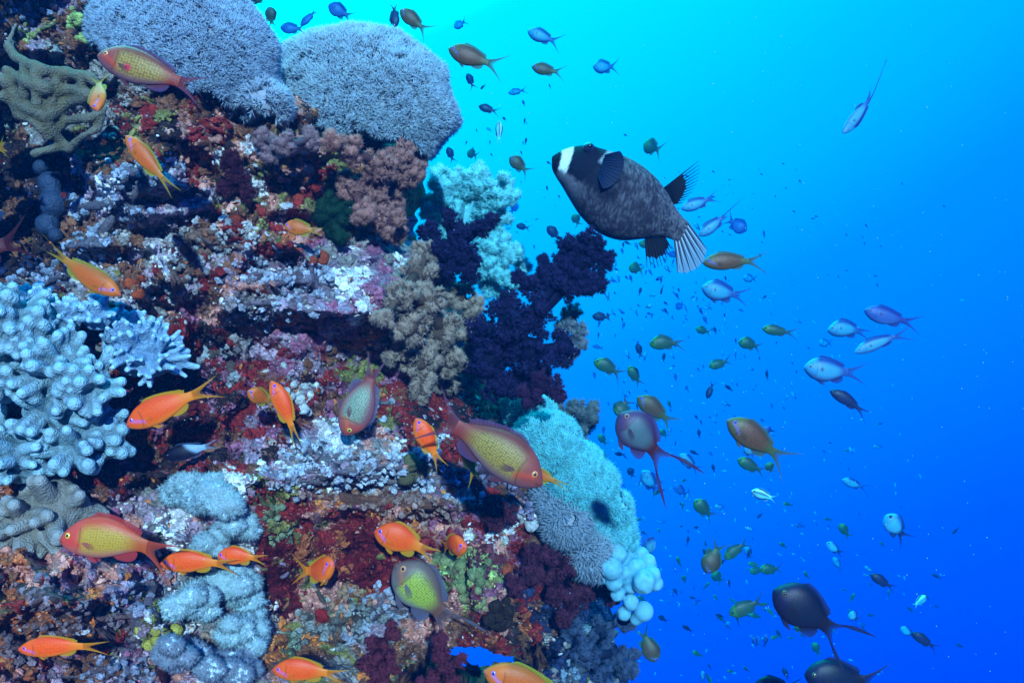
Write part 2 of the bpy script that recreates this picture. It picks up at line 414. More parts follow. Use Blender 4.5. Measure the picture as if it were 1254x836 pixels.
# rim of the hole, swept backwards so the arch has real thickness
ed = {}
for f in F:
    for x, y in ((f[0], f[1]), (f[1], f[2]), (f[2], f[0])):
        if (y, x) in ed: del ed[(y, x)]
        else: ed[(x, y)] = 1
hpix = np.zeros(a_ * b_, bool)
ii, jj = np.nonzero(HOLE); 
for di in (-1, 0, 1):
    for dj in (-1, 0, 1): hpix[(np.clip(ii + di, 0, a_ - 1)) * b_ + np.clip(jj + dj, 0, b_ - 1)] = True
rim = [(x, y) for x, y in ed if hpix[x] and hpix[y]]
ids = sorted({v for e in rim for v in e}); mp = {v: k for k, v in enumerate(ids)}
g.add(V, F, allC.reshape(-1, 3))
if ids:
    base = V[ids]; rows = [base]; cen = base.mean(0)
    for k, dyy in enumerate((.03, .09, .2, .38)):
        o_ = base.copy(); o_[:, 1] += dyy; sc_ = (1 - .10 * math.sin(k)); o_[:, [0, 2]] = cen[[0, 2]] + (o_[:, [0, 2]] - cen[[0, 2]]) * sc_ * (o_[:, 1:2] / base[:, 1:2])
        rows.append(o_ + .006 * rng.normal(size=o_.shape))
    RV = np.vstack(rows); RF = []; n_ = len(ids)
    for k in range(len(rows) - 1):
        for x, y in rim:
            a, b = mp[x] + k * n_, mp[y] + k * n_
            RF += [(b, a, a + n_), (b, a + n_, b + n_)]
    g.add(RV, RF, PAL['brown'])
rock = g.build('reef_rock', M_rock, origin=at(300, 500, 1.5)); rock['kind'] = 'structure'

# ---------------------------------------------------------------- encrusting growth: uncountable, kind = stuff
def scatter_px(n, r=rng, x0=-30, y0=-30, x1=800, y1=880):
    px = r.uniform(x0, x1, n * 2); py = r.uniform(y0, y1, n * 2)
    m = (px < edge_x(py) + 6) & ~((((px - 576) / 94) ** 2 + ((py - 840) / 50) ** 2) < 1)
    return px[m][:n], py[m][:n]
def lumps(name, n, rmin, rmax, flat, sub, clus=1, spread=0, tint=1.0, colmix=0.0, mat_=None):
    g = G(); px, py = scatter_px(n); n = len(px)
    if clus > 1:
        px = np.repeat(px, clus) + rng.normal(0, spread, n * clus); py = np.repeat(py, clus) + rng.normal(0, spread, n * clus)
        m = (px < edge_x(py) + 8) & ~((((px - 576) / 94) ** 2 + ((py - 840) / 50) ** 2) < 1); px = px[m]; py = py[m]
    P_, Nn = on_rock(px, py); n = len(px)
    rad = rng.uniform(rmin, rmax, n) ** 1.0 * P_[:, 1] / FPX
    C = rock_col(np.round(px / 14) * 14, np.round(py / 14) * 14) * tint
    alt = rng.uniform(0, 1, n)[:, None]
    C = np.where(alt < colmix, np.array([PAL[k] for k in ('white', 'pink', 'lilac', 'olive', 'orange', 'maroon')])[rng.integers(0, 6, n)], C) * rng.uniform(.7, 1.3, (n, 1))
    tV, tF = ICO[sub]
    for v in range(6):
        k = 1 + .75 * fbm(tV * 1.7 + v * 9, v, 3)[:, None]; m = np.arange(n) % 6 == v
        M = frames(Nn[m] + .4 * rng.normal(size=(m.sum(), 3))) * (rad[m] * 1)[:, None, None]
        M[:, :, 2] *= flat * rng.uniform(.6, 1.3, (m.sum(), 1))
        g.inst(tV * k, tF, M, P_[m] + Nn[m] * rad[m][:, None] * .1, np.clip(C[m], 0, 1))
    o = g.build(name, mat_ or M_crust, origin=at(300, 500, 1.5)); tag(o, kind='stuff'); return o
lumps('encrusting_nodules', 2400, 2.0, 6.5, .5, 2, clus=2, spread=5, tint=1.3, colmix=.06)
lumps('encrusting_grains', 5000, 1.2, 3.0, .7, 1, clus=2, spread=4, tint=1.35, colmix=.08)
lumps('encrusting_crumbs', 9000, .8, 2.4, .9, 0, clus=2, spread=3, tint=1.35, colmix=.12)
# small branching tufts and hydroid stars
g = G(); px, py = scatter_px(7000); P_, Nn = on_rock(px, py); n = len(px)
Tv, Tf, Tw = tuft(7, 1.1, .13, False, 5)
C = rock_col(px, py) * 1.2; s = rng.uniform(2.5, 7, n) * P_[:, 1] / FPX
g.inst(Tv, Tf, frames(Nn) * s[:, None, None], P_, np.clip(C, 0, 1), np.clip(C * 1.8 + .03, 0, 1), Tw)
tag(g.build('algae_turf', M_crust, origin=at(300, 500, 1.5)), kind='stuff')
# nodular branching crust on the pale ledges
def nub_field(name, zones, colr, tipc, npx=9, rad=3.2, kind='stuff'):
    g = G(); tV0, tF = ICO[2]; TV = [tV0 * (1 + .8 * fbm(tV0 * 1.9 + 5 * q, q, 3)[:, None]) for q in range(7)]
    for a_, b_ in zip(zones[:-1], zones[1:]):      # the crust that joins the clumps of one colony
        ux = np.linspace(a_[0], b_[0], 9); uy = np.linspace(a_[1], b_[1], 9); Q, _ = on_rock(np.minimum(ux, edge_x(uy) - 4), uy)
        g.tube(Q, 6 * Q[:, 1] / FPX, np.array(colr) * .6, 8)
    for cx, cy_, rx, ry, cnt in zones:
        cnt = int(cnt * .62)
        a = rng.normal(size=(cnt, 2)) * .55; px = cx + a[:, 0] * rx; py = cy_ + a[:, 1] * ry
        m = px < edge_x(py); px = px[m]; py = py[m]
        P_, Nn = on_rock(px, py)
        for k in range(len(px)):
            C_ = rng.uniform(.55, 1.15); d0 = Nn[k] * 1.0 + rng.normal(0, .25, 3) + np.array([0, -.2, .25]); L = rng.uniform(1, npx * .75) * P_[k, 1] / FPX
            ux = np.linspace(cx, px[k], 5); uy = np.linspace(cy_, py[k], 5); Q, _ = on_rock(np.minimum(ux, edge_x(uy) - 3), uy); Q[-1] = P_[k] + d0 * L * .5; g.tube(Q, 3.2 * Q[:, 1] / FPX, np.array(colr) * .7 * C_, 6)
            for b in range(rng.integers(3, 8)):
                d = d0 + rng.normal(0, .75, 3); d /= np.linalg.norm(d)
                r = rng.uniform(.45, 1.5) * rad * P_[k, 1] / FPX
                c = np.clip(np.array(colr) * C_ * .8, 0, 1); t = np.clip(np.array(tipc) * (.80, .92, 1.05) * C_ * rng.uniform(.85, 1.1), 0, 1)
                M = frames(np.array([d]))[0] * r; M[:, 2] *= rng.uniform(.7, 1.9)
                tV = TV[rng.integers(7)]; ww = np.clip(tV[:, 2] * .5 + .5, 0, 1)[:, None]
                g.add(tV @ M.T + P_[k] + d * L, tF, c * (1 - ww) + t * ww)
    return g
# ================================================================ CORALS: every colony a thing
TUFT_C = tuft(7, .62, .048, True, 1)
TUFT_F = tuft(9, .75, .05, True, 2)
STAR = tuft(7, .9, .15, False, 3)
STAR2 = tuft(8, 1.15, .12, False, 4)
CAMV = lambda P_: -P_ / np.linalg.norm(P_, axis=-1)[..., None]

def ellipsoid_pts(n, c, r, tilt=0.0, cut=None, back=.35, seed=0, rough=.05):
    """points and normals on a tilted lumpy ellipsoid (world metres); only the side towards open water"""
    rr = np.random.default_rng(seed)
    u = rr.normal(size=(n * 3, 3)); u /= np.linalg.norm(u, axis=1)[:, None]
    u = u[u[:, 1] < back]
    if cut is not None: u = u[u[:, 2] > cut + .12 * vnoise(u * 5, seed)]
    u = u[:n]
    k = 1 + rough * fbm(u * 3.0, seed, 3)[:, None]
    P_ = u * k * r; Nn = u / r; Nn /= np.linalg.norm(Nn, axis=1)[:, None]
    ct, st = math.cos(tilt), math.sin(tilt)
    Rm = np.array([[ct, 0, st], [0, 1, 0], [-st, 0, ct]])
    return P_ @ Rm.T + c, Nn @ Rm.T, u

def px2m(p, Y): return p * Y / FPX

def tufted(name, label, cat, ells, cbase, ctip, tl=10, n=1500, T=TUFT_C, group=None, droop=.15, core=(.34, .36, .44), jit=.25, rough=.05):
    """ells: (cx, cy, dY from the rock, rx, rz, ry, tilt deg, cut, share)"""
    e0 = ells[0]; Y0 = rock_Yfront(min(e0[0], edge_x(e0[1]) - 8), e0[1]) + e0[2]
    root = empty(name, at(e0[0], e0[1], Y0 + .02), label, cat, group)
    gb, gp = G(), G()
    for k, (cx, cy_, dY, rx, rz, ry, tilt, cut, sh) in enumerate(ells):
        Y = Y0 if k == 0 else (rock_Yfront(min(cx, edge_x(cy_) - 8), cy_) + dY if dY < 5 else Y0 + dY - 10)
        c = at(cx, cy_, Y); r = np.array([px2m(rx, Y), px2m(ry, Y), px2m(rz, Y)])
        V, F = ICO[3]; kk = 1 + rough * fbm(V * 3.0, k + 3, 3)[:, None]
        ct, st = math.cos(R(tilt)), math.sin(R(tilt)); Rm = np.array([[ct, 0, st], [0, 1, 0], [-st, 0, ct]])
        VV = V.copy()
        if cut is not None: VV[:, 2] = np.maximum(VV[:, 2], cut + .14)
        gb.add((VV * kk * r * .93) @ Rm.T + c, F, core)
        P_, Nn, u = ellipsoid_pts(int(n * sh), c, r * .95, R(tilt), cut, .45, k + 3, rough)
        m = len(P_); L = px2m(tl, Y) * rng.uniform(.75, 1.25, m)
        Nd = Nn + jit * rng.normal(size=(m, 3)); Nd[:, 2] -= droop
        M = frames(Nd) * L[:, None, None]
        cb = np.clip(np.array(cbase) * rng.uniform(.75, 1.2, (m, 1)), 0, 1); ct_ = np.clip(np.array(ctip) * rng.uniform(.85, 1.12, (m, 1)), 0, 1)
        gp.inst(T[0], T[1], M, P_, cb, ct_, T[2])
    gb.build('base', M_soft, root)
    o = gp.build('polyps', M_polyp, root); o['kind'] = 'stuff'
    return root

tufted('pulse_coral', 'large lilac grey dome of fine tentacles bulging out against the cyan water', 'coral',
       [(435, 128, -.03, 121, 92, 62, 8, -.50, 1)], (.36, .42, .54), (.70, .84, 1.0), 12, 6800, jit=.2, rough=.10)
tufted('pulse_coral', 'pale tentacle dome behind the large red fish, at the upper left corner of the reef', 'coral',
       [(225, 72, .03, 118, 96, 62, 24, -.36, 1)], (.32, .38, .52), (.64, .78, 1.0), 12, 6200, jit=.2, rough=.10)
tufted('pulse_coral', 'small tentacle fringe wedged low between the two big pale domes', 'coral',
       [(318, 128, -.05, 34, 26, 26, 10, -.5, 1)], (.32, .38, .5), (.74, .84, 1.0), 14, 300)
tufted('pulse_coral', 'bright cyan white coral cascading down the right edge of the reef', 'coral',
       [(640, 492, -.02, 20, 20, 20, 0, None, .3), (690, 560, -.05, 18, 14, 20, 10, None, .2), (735, 590, -.02, 18, 20, 24, 0, None, .2), (716, 614, -.04, 20, 15, 22, 0, None, .2), (752, 622, -.0, 18, 18, 24, 0, None, .2), (668, 528, -.04, 20, 13, 20, 20, None, .2), (760, 676, .02, 16, 16, 20, 0, None, .2), (735, 668, -.03, 16, 14, 20, 0, None, .2),
        (650, 506, -.02, 26, 34, 30, -25, None, .5), (668, 545, -.02, 40, 36, 40, -20, None, .9), (706, 590, -.02, 42, 50, 50, -30, None, 1.3),
        (728, 645, 0, 40, 46, 45, -10, None, 1.1), (752, 650, .04, 22, 34, 40, -10, None, .5)], (.22, .76, .96), (.30, .94, 1.0), 11, 1700, TUFT_F, rough=.10, core=(.3, .6, .68))
tufted('pulse_coral', 'grey white tuft of long loose tentacles hanging left of the cyan cascade', 'coral',
       [(692, 636, -.06, 24, 26, 24, 0, None, .6), (722, 672, -.06, 26, 30, 26, -30, None, .7), (676, 612, -.05, 18, 16, 16, 0, None, .4)], (.24, .30, .40), (.55, .66, .80), 17, 700, TUFT_F, droop=.5)
def patch(boxes, k):
    out = []
    for bx, by, rx, ry in boxes:
        for q in range(max(3, int(rx * ry / 62))):
            a, r = random.uniform(0, 6.28), random.random() ** .5
            z = random.uniform(9, 17); out.append((bx + math.cos(a) * r * rx * .8, by + math.sin(a) * r * ry * .8, -.012 + random.uniform(-.012, .006), z * 1.15, z * .85, 9, random.uniform(-20, 20), None, .16))
    return out
for (e, lab) in (([(245, 600, 42, 24), (280, 612, 20, 16)], 'bright white feathery coral patch under the dark striped fish'),
                 ([(284, 642, 24, 16), (258, 664, 26, 16)], 'white feathery coral patch above the short orange fish near the sloping white ledge'),
                 ([(236, 738, 26, 20)], 'brightest small white feathery patch, just under the long orange fish'),
                 ([(290, 716, 30, 30), (296, 770, 28, 34)], 'tall pale feathery sheet against the maroon sponge, lower left centre'),
                 ([(280, 815, 44, 18), (215, 800, 34, 14)], 'dull lilac feathery mat along the bottom edge left of the bottom orange fish')):
    dull = 'dull' in lab
    tufted('feather_coral', lab, 'coral', patch(e, 0), (.30, .36, .48) if dull else (.46, .68, .82), (.50, .58, .74) if dull else (.72, .95, 1.0), 7, 900, STAR2, group='white feathery coral patches at lower left', droop=0, core=(.6, .78, .9), jit=.45, rough=.3)

# ---------------------------------------------------------------- soft (tree) corals
def soft(name, label, blobs, col, tip, star=4.2, trunk=None, tcol=None, dens=1.0, T=STAR, group=None, sub=17, absY=None, core=.50, cat='soft coral', mat_=None):
    """blobs: (px, py, radius px, dY)"""
    def Yof(x, y, d): return (absY + d) if absY else rock_Yfront(min(x, edge_x(y) - 8), y) + d
    b0 = blobs[0]; Yr = Yof(b0[0], b0[1], b0[3])
    root = empty(name, at(b0[0], b0[1], Yr + .02), label, cat, group)
    gb, gp = G(), G()
    if trunk:
        for line in trunk:
            pts = [at(x, y, (absY + .02) if absY else Yr + .03) for x, y, r in line]; rad = [px2m(r, Yr) for x, y, r in line]
            gt = G(); gt.tube(pts, rad, tcol if tcol is not None else col, 9); gt.build('branch', mat_ or M_soft, root)
    cen = []
    for bx, by, br, dY in blobs:
        Y = Yof(bx, by, dY); c0 = at(bx, by, Y); R_ = px2m(br, Y)
        if cen:
            nb = min(cen, key=lambda q: np.linalg.norm(q - c0)); gb.tube([nb, (nb + c0) / 2, c0], R_ * .3, np.array(col) * .6, 7)
        cen.append(c0)
        u = rng.normal(size=(int(sub * 1.0) + 2, 3)); u /= np.linalg.norm(u, axis=1)[:, None]
        u[:, 1] = -np.abs(u[:, 1]) * .9 + .25
        gb.ball(c0, R_ * core, np.array(col) * .6, 2, .25, int(bx) % 50)
        for q in u:
            c = c0 + q * R_ * rng.uniform(.50, .95); r = R_ * rng.uniform(.16, .34)
            gb.ball(c, r * .55, np.array(col) * rng.uniform(.5, .8), 1, .3, 3)
            n = int(34 * dens * (r / px2m(8, Y)) ** 1.4) + 8
            v = rng.normal(size=(n, 3)); v /= np.linalg.norm(v, axis=1)[:, None]; v = v[v[:, 1] < .5]
            s = px2m(star * 1.35, Y) * rng.uniform(.6, 1.25, len(v))
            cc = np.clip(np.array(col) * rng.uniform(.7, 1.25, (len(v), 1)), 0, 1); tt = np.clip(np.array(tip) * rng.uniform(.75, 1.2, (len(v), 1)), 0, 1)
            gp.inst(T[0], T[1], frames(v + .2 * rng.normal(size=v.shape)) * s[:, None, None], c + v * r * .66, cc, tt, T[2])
    gb.build('flesh', mat_ or M_soft, root)
    o = gp.build('polyps', mat_ or M_soft, root); o['kind'] = 'stuff'
    return root

NAVY, NAVT = (.009, .008, .036), (.026, .018, .085)
soft('tree_coral', 'big near-black tree coral reaching up to the right towards the masked puffer', 
     [(625, 400, 34, -.04), (600, 440, 30, -.03), (655, 385, 26, -.03), (650, 430, 36, -.03), (690, 425, 24, .0), (620, 372, 20, -.03), (680, 345, 20, 0), (700, 300, 18, 0), (722, 298, 20, 0), (712, 322, 24, 0),
      (740, 318, 13, 0), (732, 345, 14, 0), (690, 325, 16, 0), (668, 335, 13, 0), (650, 350, 15, 0), (640, 460, 28, 0), (612, 475, 24, -.02), (700, 350, 18, 0), (590, 405, 20, -.02), (665, 318, 6, 0), (668, 470, 18, 0), (722, 352, 12, 0), (636, 340, 10, 0)],
     NAVY, NAVT, 4.0, [[(600, 460, 12), (640, 400, 12), (690, 350, 10), (715, 315, 8)]], absY=1.62, dens=1.0)
soft('tree_coral', 'dark tree coral with two blunt arms in front of the pale cyan soft coral', 
     [(545, 305, 26, 0), (570, 312, 24, 0), (560, 285, 18, 0), (548, 266, 11, 0), (524, 284, 14, 0), (590, 278, 13, 0), (602, 268, 8, 0), (575, 330, 18, 0), (545, 328, 16, 0)],
     NAVY, NAVT, 3.6, [[(560, 330, 9), (555, 290, 8), (550, 268, 6)], [(560, 300, 8), (600, 270, 5)]], absY=1.62)
soft('tree_coral', 'dark ragged sprig hanging over the top of the cyan white cascade', 
     [(656, 484, 11, 0), (648, 492, 8, 0), (676, 472, 13, 0), (684, 484, 9, 0), (662, 466, 13, 0), (640, 478, 8, 0)], NAVY, (.07, .02, .06), 3.6, absY=1.50)
MAR, MART = (.055, .010, .022), (.13, .030, .055)
soft('tree_coral', 'dark maroon soft coral bush spread below the grey tentacle tuft', 
     [(660, 680, 22, -.05), (690, 690, 24, -.05), (650, 705, 20, -.04), (715, 705, 22, -.05), (738, 718, 18, -.05), (680, 722, 22, -.04), (705, 732, 20, -.03), (750, 730, 12, -.04), (630, 715, 14, -.02), (755, 710, 8, -.04), (700, 672, 10, -.04), (692, 755, 12, 0)],
     MAR, MART, 3.8)
soft('tree_coral', 'round maroon soft coral tuft above the lime crust, right of the big fish', 
     [(600, 622, 18, -.02), (620, 628, 16, -.02), (608, 640, 10, -.02)], MAR, MART, 3.2)
soft('tree_coral', 'crimson soft coral tuft at the left rim of the blue opening', 
     [(466, 790, 19, -.03), (456, 812, 17, -.03), (478, 812, 15, -.02), (466, 835, 15, -.02), (482, 772, 11, -.02)], (.085, .010, .02), (.20, .035, .05), 3.6)
soft('tree_coral', 'dark red soft coral sprays hanging across the blue opening', 
     [(538, 800, 11, 0), (548, 815, 11, 0), (565, 806, 7, 0), (582, 820, 7, 0), (530, 830, 10, 0), (555, 836, 10, 0), (540, 783, 9, 0), (514, 834, 7, 0)], (.075, .010, .02), (.17, .03, .05), 3.4,
     [[(538, 775, 4), (545, 810, 4), (550, 840, 4)], [(545, 810, 3), (582, 822, 2)]], absY=1.36)
soft('tree_coral', 'flat deep maroon cushion below the pale dome, left of the reef centre', 
     [(285, 200, 16, -.01), (292, 222, 18, -.01), (278, 232, 12, -.01), (303, 238, 12, -.01)], (.05, .008, .02), (.10, .02, .035), 2.6)
PK, PKT = (.22, .085, .08), (.72, .33, .28)
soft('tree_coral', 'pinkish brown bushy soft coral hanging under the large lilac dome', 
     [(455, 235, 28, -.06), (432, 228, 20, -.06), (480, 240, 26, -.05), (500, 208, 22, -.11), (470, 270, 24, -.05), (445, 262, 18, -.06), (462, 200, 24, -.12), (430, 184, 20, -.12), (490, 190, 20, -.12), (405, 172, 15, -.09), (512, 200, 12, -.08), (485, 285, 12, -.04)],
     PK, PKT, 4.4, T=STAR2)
soft('tree_coral', 'small rosy soft coral cluster left below the big dome', [(322, 170, 16, -.04), (350, 178, 18, -.04), (378, 172, 15, -.04), (330, 190, 12, -.03)], (.20, .11, .13), (.46, .27, .30), 3.8, T=STAR2)
BG, BGT = (.20, .115, .08), (.64, .47, .39)
soft('tree_coral', 'beige and grey green bushy soft coral left of the near-black tree coral', 
     [(520, 310, 16, -.03), (510, 335, 24, -.04), (540, 345, 20, -.03), (490, 360, 22, -.04), (525, 370, 26, -.05), (560, 362, 22, -.03), (580, 375, 16, -.02), (500, 400, 26, -.05), (540, 405, 28, -.05),
      (572, 400, 22, -.03), (480, 430, 20, -.04), (515, 440, 26, -.04), (552, 440, 24, -.03), (582, 425, 14, -.02), (520, 475, 20, -.03), (548, 470, 18, -.02), (470, 390, 14, -.03), (532, 320, 10, -.03)],
     BG, BGT, 4.4, T=STAR2, dens=.9)
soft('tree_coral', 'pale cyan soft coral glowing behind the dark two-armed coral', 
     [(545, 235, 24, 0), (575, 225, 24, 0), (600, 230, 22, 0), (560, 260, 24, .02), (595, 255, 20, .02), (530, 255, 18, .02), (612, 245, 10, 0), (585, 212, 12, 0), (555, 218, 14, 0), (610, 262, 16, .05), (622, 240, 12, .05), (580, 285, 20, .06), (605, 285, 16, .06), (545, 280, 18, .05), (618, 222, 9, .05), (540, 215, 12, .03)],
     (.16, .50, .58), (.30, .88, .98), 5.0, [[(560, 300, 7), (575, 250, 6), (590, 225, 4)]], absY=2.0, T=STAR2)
soft('tree_coral', 'lower pale cyan soft coral fan between the two dark corals', 
     [(600, 305, 16, 0), (620, 300, 13, 0), (598, 325, 17, 0), (622, 318, 12, 0), (615, 340, 11, 0), (632, 310, 9, 0), (585, 330, 15, 0), (640, 325, 10, .05), (630, 345, 12, .05), (600, 350, 14, .05), (618, 362, 10, .05)],
     (.14, .46, .54), (.28, .82, .92), 4.6, [[(580, 345, 6), (600, 318, 5), (625, 305, 3)]], absY=1.95, T=STAR2)
soft('tree_coral', 'grey blue wispy fan behind the cyan cascade with a bright rim', 
     [(690, 515, 12, 0), (705, 500, 12, 0), (720, 512, 12, 0), (712, 528, 12, 0), (680, 500, 10, 0), (725, 500, 8, 0), (698, 532, 9, 0), (675, 485, 8, 0)],
     (.06, .06, .08), (.22, .24, .26), 5.0, [[(672, 520, 6), (695, 515, 5), (718, 500, 3)]], absY=1.95, T=STAR2, dens=.6)
soft('tree_coral', 'blue grey frilly coral beneath the right side of the near-black tree coral', 
     [(700, 385, 14, 0), (706, 405, 14, 0), (700, 428, 14, 0), (712, 420, 8, 0), (690, 400, 14, 0), (692, 440, 9, 0)], (.10, .12, .16), (.28, .32, .38), 3.2, absY=1.74, T=STAR2, dens=.7)
soft('tree_coral', 'dark green feathery tuft beside the small orange fish', [(398, 262, 16, 0), (412, 280, 16, 0), (425, 258, 14, 0), (405, 245, 10, 0), (418, 292, 9, 0)], (.008, .03, .015), (.015, .06, .03), 5, T=STAR2)
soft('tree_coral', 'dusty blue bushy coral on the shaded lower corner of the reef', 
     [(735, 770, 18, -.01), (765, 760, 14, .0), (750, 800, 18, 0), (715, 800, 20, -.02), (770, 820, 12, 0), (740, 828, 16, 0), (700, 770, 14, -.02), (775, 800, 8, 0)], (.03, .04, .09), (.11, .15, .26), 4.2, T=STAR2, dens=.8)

# ---------------------------------------------------------------- stony corals grown as merged fingers
def merged(o, vox, smooth=6):
    m = o.modifiers.new('merge', 'REMESH'); m.mode = 'VOXEL'; m.voxel_size = vox; m.use_smooth_shade = True
    if smooth: s = o.modifiers.new('soften', 'SMOOTH'); s.iterations = smooth; s.factor = .5
    return o
def flat_mat(name, col, **k):
    m = mat(name, **k)
    for n in m.node_tree.nodes:
        if n.type == 'VERTEX_COLOR':
            rgb = m.node_tree.nodes.new('ShaderNodeRGB'); rgb.outputs[0].default_value = (*col, 1)
            for l in list(n.outputs['Color'].links): m.node_tree.links.new(rgb.outputs[0], l.to_socket)
    return m
CB = [('v', 330, -.9, .0022), ('n', 130, .6, .003)]
M_finger = flat_mat('finger_coral_skin', (.14, .23, .28), tips=(.42, .74, .88), rough=.65, spec=.15, bump=CB, vary=.12, vscale=40)  # base darkened to carry shade on the lower parts; tips grow paler
M_spiky = flat_mat('spiky_coral_skin', (.16, .28, .42), tips=(.40, .66, .88), rough=.65, spec=.15, bump=CB, vary=.12, vscale=40)
M_bubble = flat_mat('bubble_coral_skin', (.11, .34, .46), tips=(.26, .60, .74), rough=.65, spec=.12, bump=[('n', 90, .5, .003), ('v', 400, -.4, .001)], vary=.2, vscale=30)
M_lattice = flat_mat('lattice_coral_skin', (.12, .105, .06), tips=(.20, .19, .15), rough=.8, spec=.1, bump=CB, vary=.2, vscale=40)
M_tan = flat_mat('tan_coral_skin', (.20, .18, .15), tips=(.40, .42, .42), rough=.75, spec=.1, bump=CB, vary=.15, vscale=40)
M_lobe = flat_mat('lobed_coral_skin', (.17, .17, .26), rough=.6, spec=.3, bump=CB, vary=.15, vscale=40)

def fingers(name, label, lobes, m_, frad=8, flen=26, per=15, vox=.003, cat='coral', group=None, dirbias=(0.25, -.7, .35), spread=.75, taper=.8, tipk=1.0):
    """lobes: (px, py, radius px, dY)"""
    b0 = lobes[0]; Y0 = rock_Yfront(b0[0], b0[1]) + b0[3]
    g = G()
    for lx, ly, lr, dY in lobes:
        Y = rock_Yfront(lx, ly) + dY; c = at(lx, ly, Y); r = px2m(lr, Y)
        g.ball(c, (r, r * .8, r), (.5, .5, .5), 2, .15, int(lx) % 40)
        for k in range(per):
            d = rng.normal(size=3); d /= np.linalg.norm(d); d = d * spread + np.array(dirbias)
            if d[1] > .2: d[1] *= -.5
            d /= np.linalg.norm(d)
            L = px2m(flen * rng.uniform(.75, 1.25), Y); fr = px2m(frad * rng.uniform(.8, 1.2), Y)
            p0 = c + d * r * .6; bend = rng.normal(0, .18, 3); p1 = p0 + d * (r * .4 + L * .5); p2 = p1 + (d + bend) * L * .6
            g.tube([p0, (p0 + p1) / 2, p1, (p1 + p2) / 2, p2], [fr * 1.25, fr * 1.1, fr, fr * (taper + .1), fr * taper], (.5, .5, .5), 8)
            g.ball(p2, fr * taper * 1.02 * tipk, (.5, .5, .5), 1)
            if rng.random() < .45:
                d2 = d + rng.normal(0, .6, 3); d2 /= np.linalg.norm(d2); q = p1 + d2 * L * .55
                g.tube([p1, q], [fr * .9, fr * taper], (.5, .5, .5), 8); g.ball(q, fr * taper, (.5, .5, .5), 1)
    o = g.build(name, m_, origin=at(b0[0], b0[1], Y0 + .03)); tag(o, label, cat, group)
    return merged(o, vox, 1)
fingers('finger_coral', 'large pale blue finger coral with thick blunt fingers on the left edge', 
        [(70, 455, 34, -.06), (30, 430, 34, -.05), (110, 470, 26, -.06), (60, 500, 30, -.05), (115, 520, 28, -.05), (20, 395, 26, -.03), (95, 545, 28, -.05), (5, 470, 24, -.04), (130, 545, 18, -.04)], M_finger, 7.8, 20, 20, vox=.0025, taper=.9)
fingers('finger_coral', 'grey shaded finger coral base above the large red fish', 
        [(70, 620, 34, -.02), (30, 635, 30, -.02), (110, 640, 26, -.01), (60, 600, 28, -.02)], M_tan, 9, 20, 11, dirbias=(.1, -.7, -.1))
fingers('finger_coral', 'small blunt finger coral tips poking in at the left frame edge below centre', 
        [(-14, 540, 22, -.04), (-5, 560, 22, -.04), (20, 555, 20, -.03), (25, 575, 18, -.03)], M_finger, 8, 20, 10)
fingers('spiky_coral', 'pale blue coral with short pointed fingers beside the big finger coral', 
        [(168, 432, 30, -.06), (150, 425, 24, -.05), (188, 440, 22, -.06)], M_spiky, 5.2, 22, 26, vox=.0022, dirbias=(.5, -.6, .25), taper=.6)
fingers('knobbly_coral', 'lilac knobbly coral ledge below the green and orange fish', 
        [(120, 388, 18, -.02), (80, 392, 20, -.02), (45, 372, 16, -.02), (150, 400, 12, -.02)], M_spiky, 4, 9, 26, vox=.0024, dirbias=(.1, -.6, .6))
# bubble-like leather coral
g = G(); Yb = 1.66
for x, y, r, dy in ((753, 678, 15, 0), (765, 686, 13, .02), (748, 695, 14, -.02), (765, 700, 11, 0), (779, 697, 13, 0), (792, 690, 12, .02), (798, 704, 11, 0), (788, 712, 14, -.02), (770, 708, 9, 0), (773, 718, 10, 0),
                    (752, 712, 11, -.01), (756, 727, 9, 0), (772, 736, 10, .01), (764, 750, 9, .02), (803, 714, 9, 0), (785, 680, 11, .03), (741, 684, 11, 0), (740, 705, 10, 0)):
    g.ball(at(x, y, Yb + dy), px2m(r, Yb) * np.array([1, 1, random.uniform(.85, 1.15)]), (.5, .5, .5), 3, .14, int(x) % 30, 2.2)
g.ball(at(762, 700, Yb + .05), px2m(26, Yb), (.5, .5, .5), 2)
tag(merged(g.build('bubble_coral', M_bubble, origin=at(765, 700, Yb + .03)), .0026, 3), 'smooth turquoise white bubble coral knobs on the right edge below the cascade', 'coral')
g = G(); g.ball(at(788, 748, 1.68), px2m(12.5, 1.68), (.5, .5, .5), 2); g.tube([at(776, 760, 1.69), at(782, 754, 1.685)], [.012, .015], (.5, .5, .5))
tag(merged(g.build('ball_sponge', M_bubble, origin=at(776, 760, 1.69)), .0025, 3), 'single round turquoise ball below the bubble coral knobs', 'sponge')
g = G()
for x, y, r in ((281, 14, 15), (291, 8, 9), (272, 4, 12)): g.ball(at(x, y, 1.75), px2m(r, 1.75), (.5, .5, .5), 2, .1, 4)
tag(merged(g.build('ball_sponge', M_lobe, origin=at(280, 20, 1.76)), .003, 3), 'grey blue lump peeking over the top of the left dome', 'sponge')
g = G()
for x, y, r in ((62, 225, 17), (66, 250, 20), (58, 275, 16), (50, 205, 11), (68, 288, 10)): g.ball(at(x, y, rock_Yfront(x, y) + .0), px2m(r, 1.3), (.5, .5, .5), 2, .1, 4)
M_bl = flat_mat('blue_sponge_skin', (.025, .045, .10), rough=.6, spec=.3, bump=[('v', 300, -.6, .003)], vary=.3, vscale=80)
tag(merged(g.build('lobed_sponge', M_bl, origin=at(62, 250, 1.35)), .003, 3), 'dark blue lobed sponge on the left side above the fish tail', 'sponge')
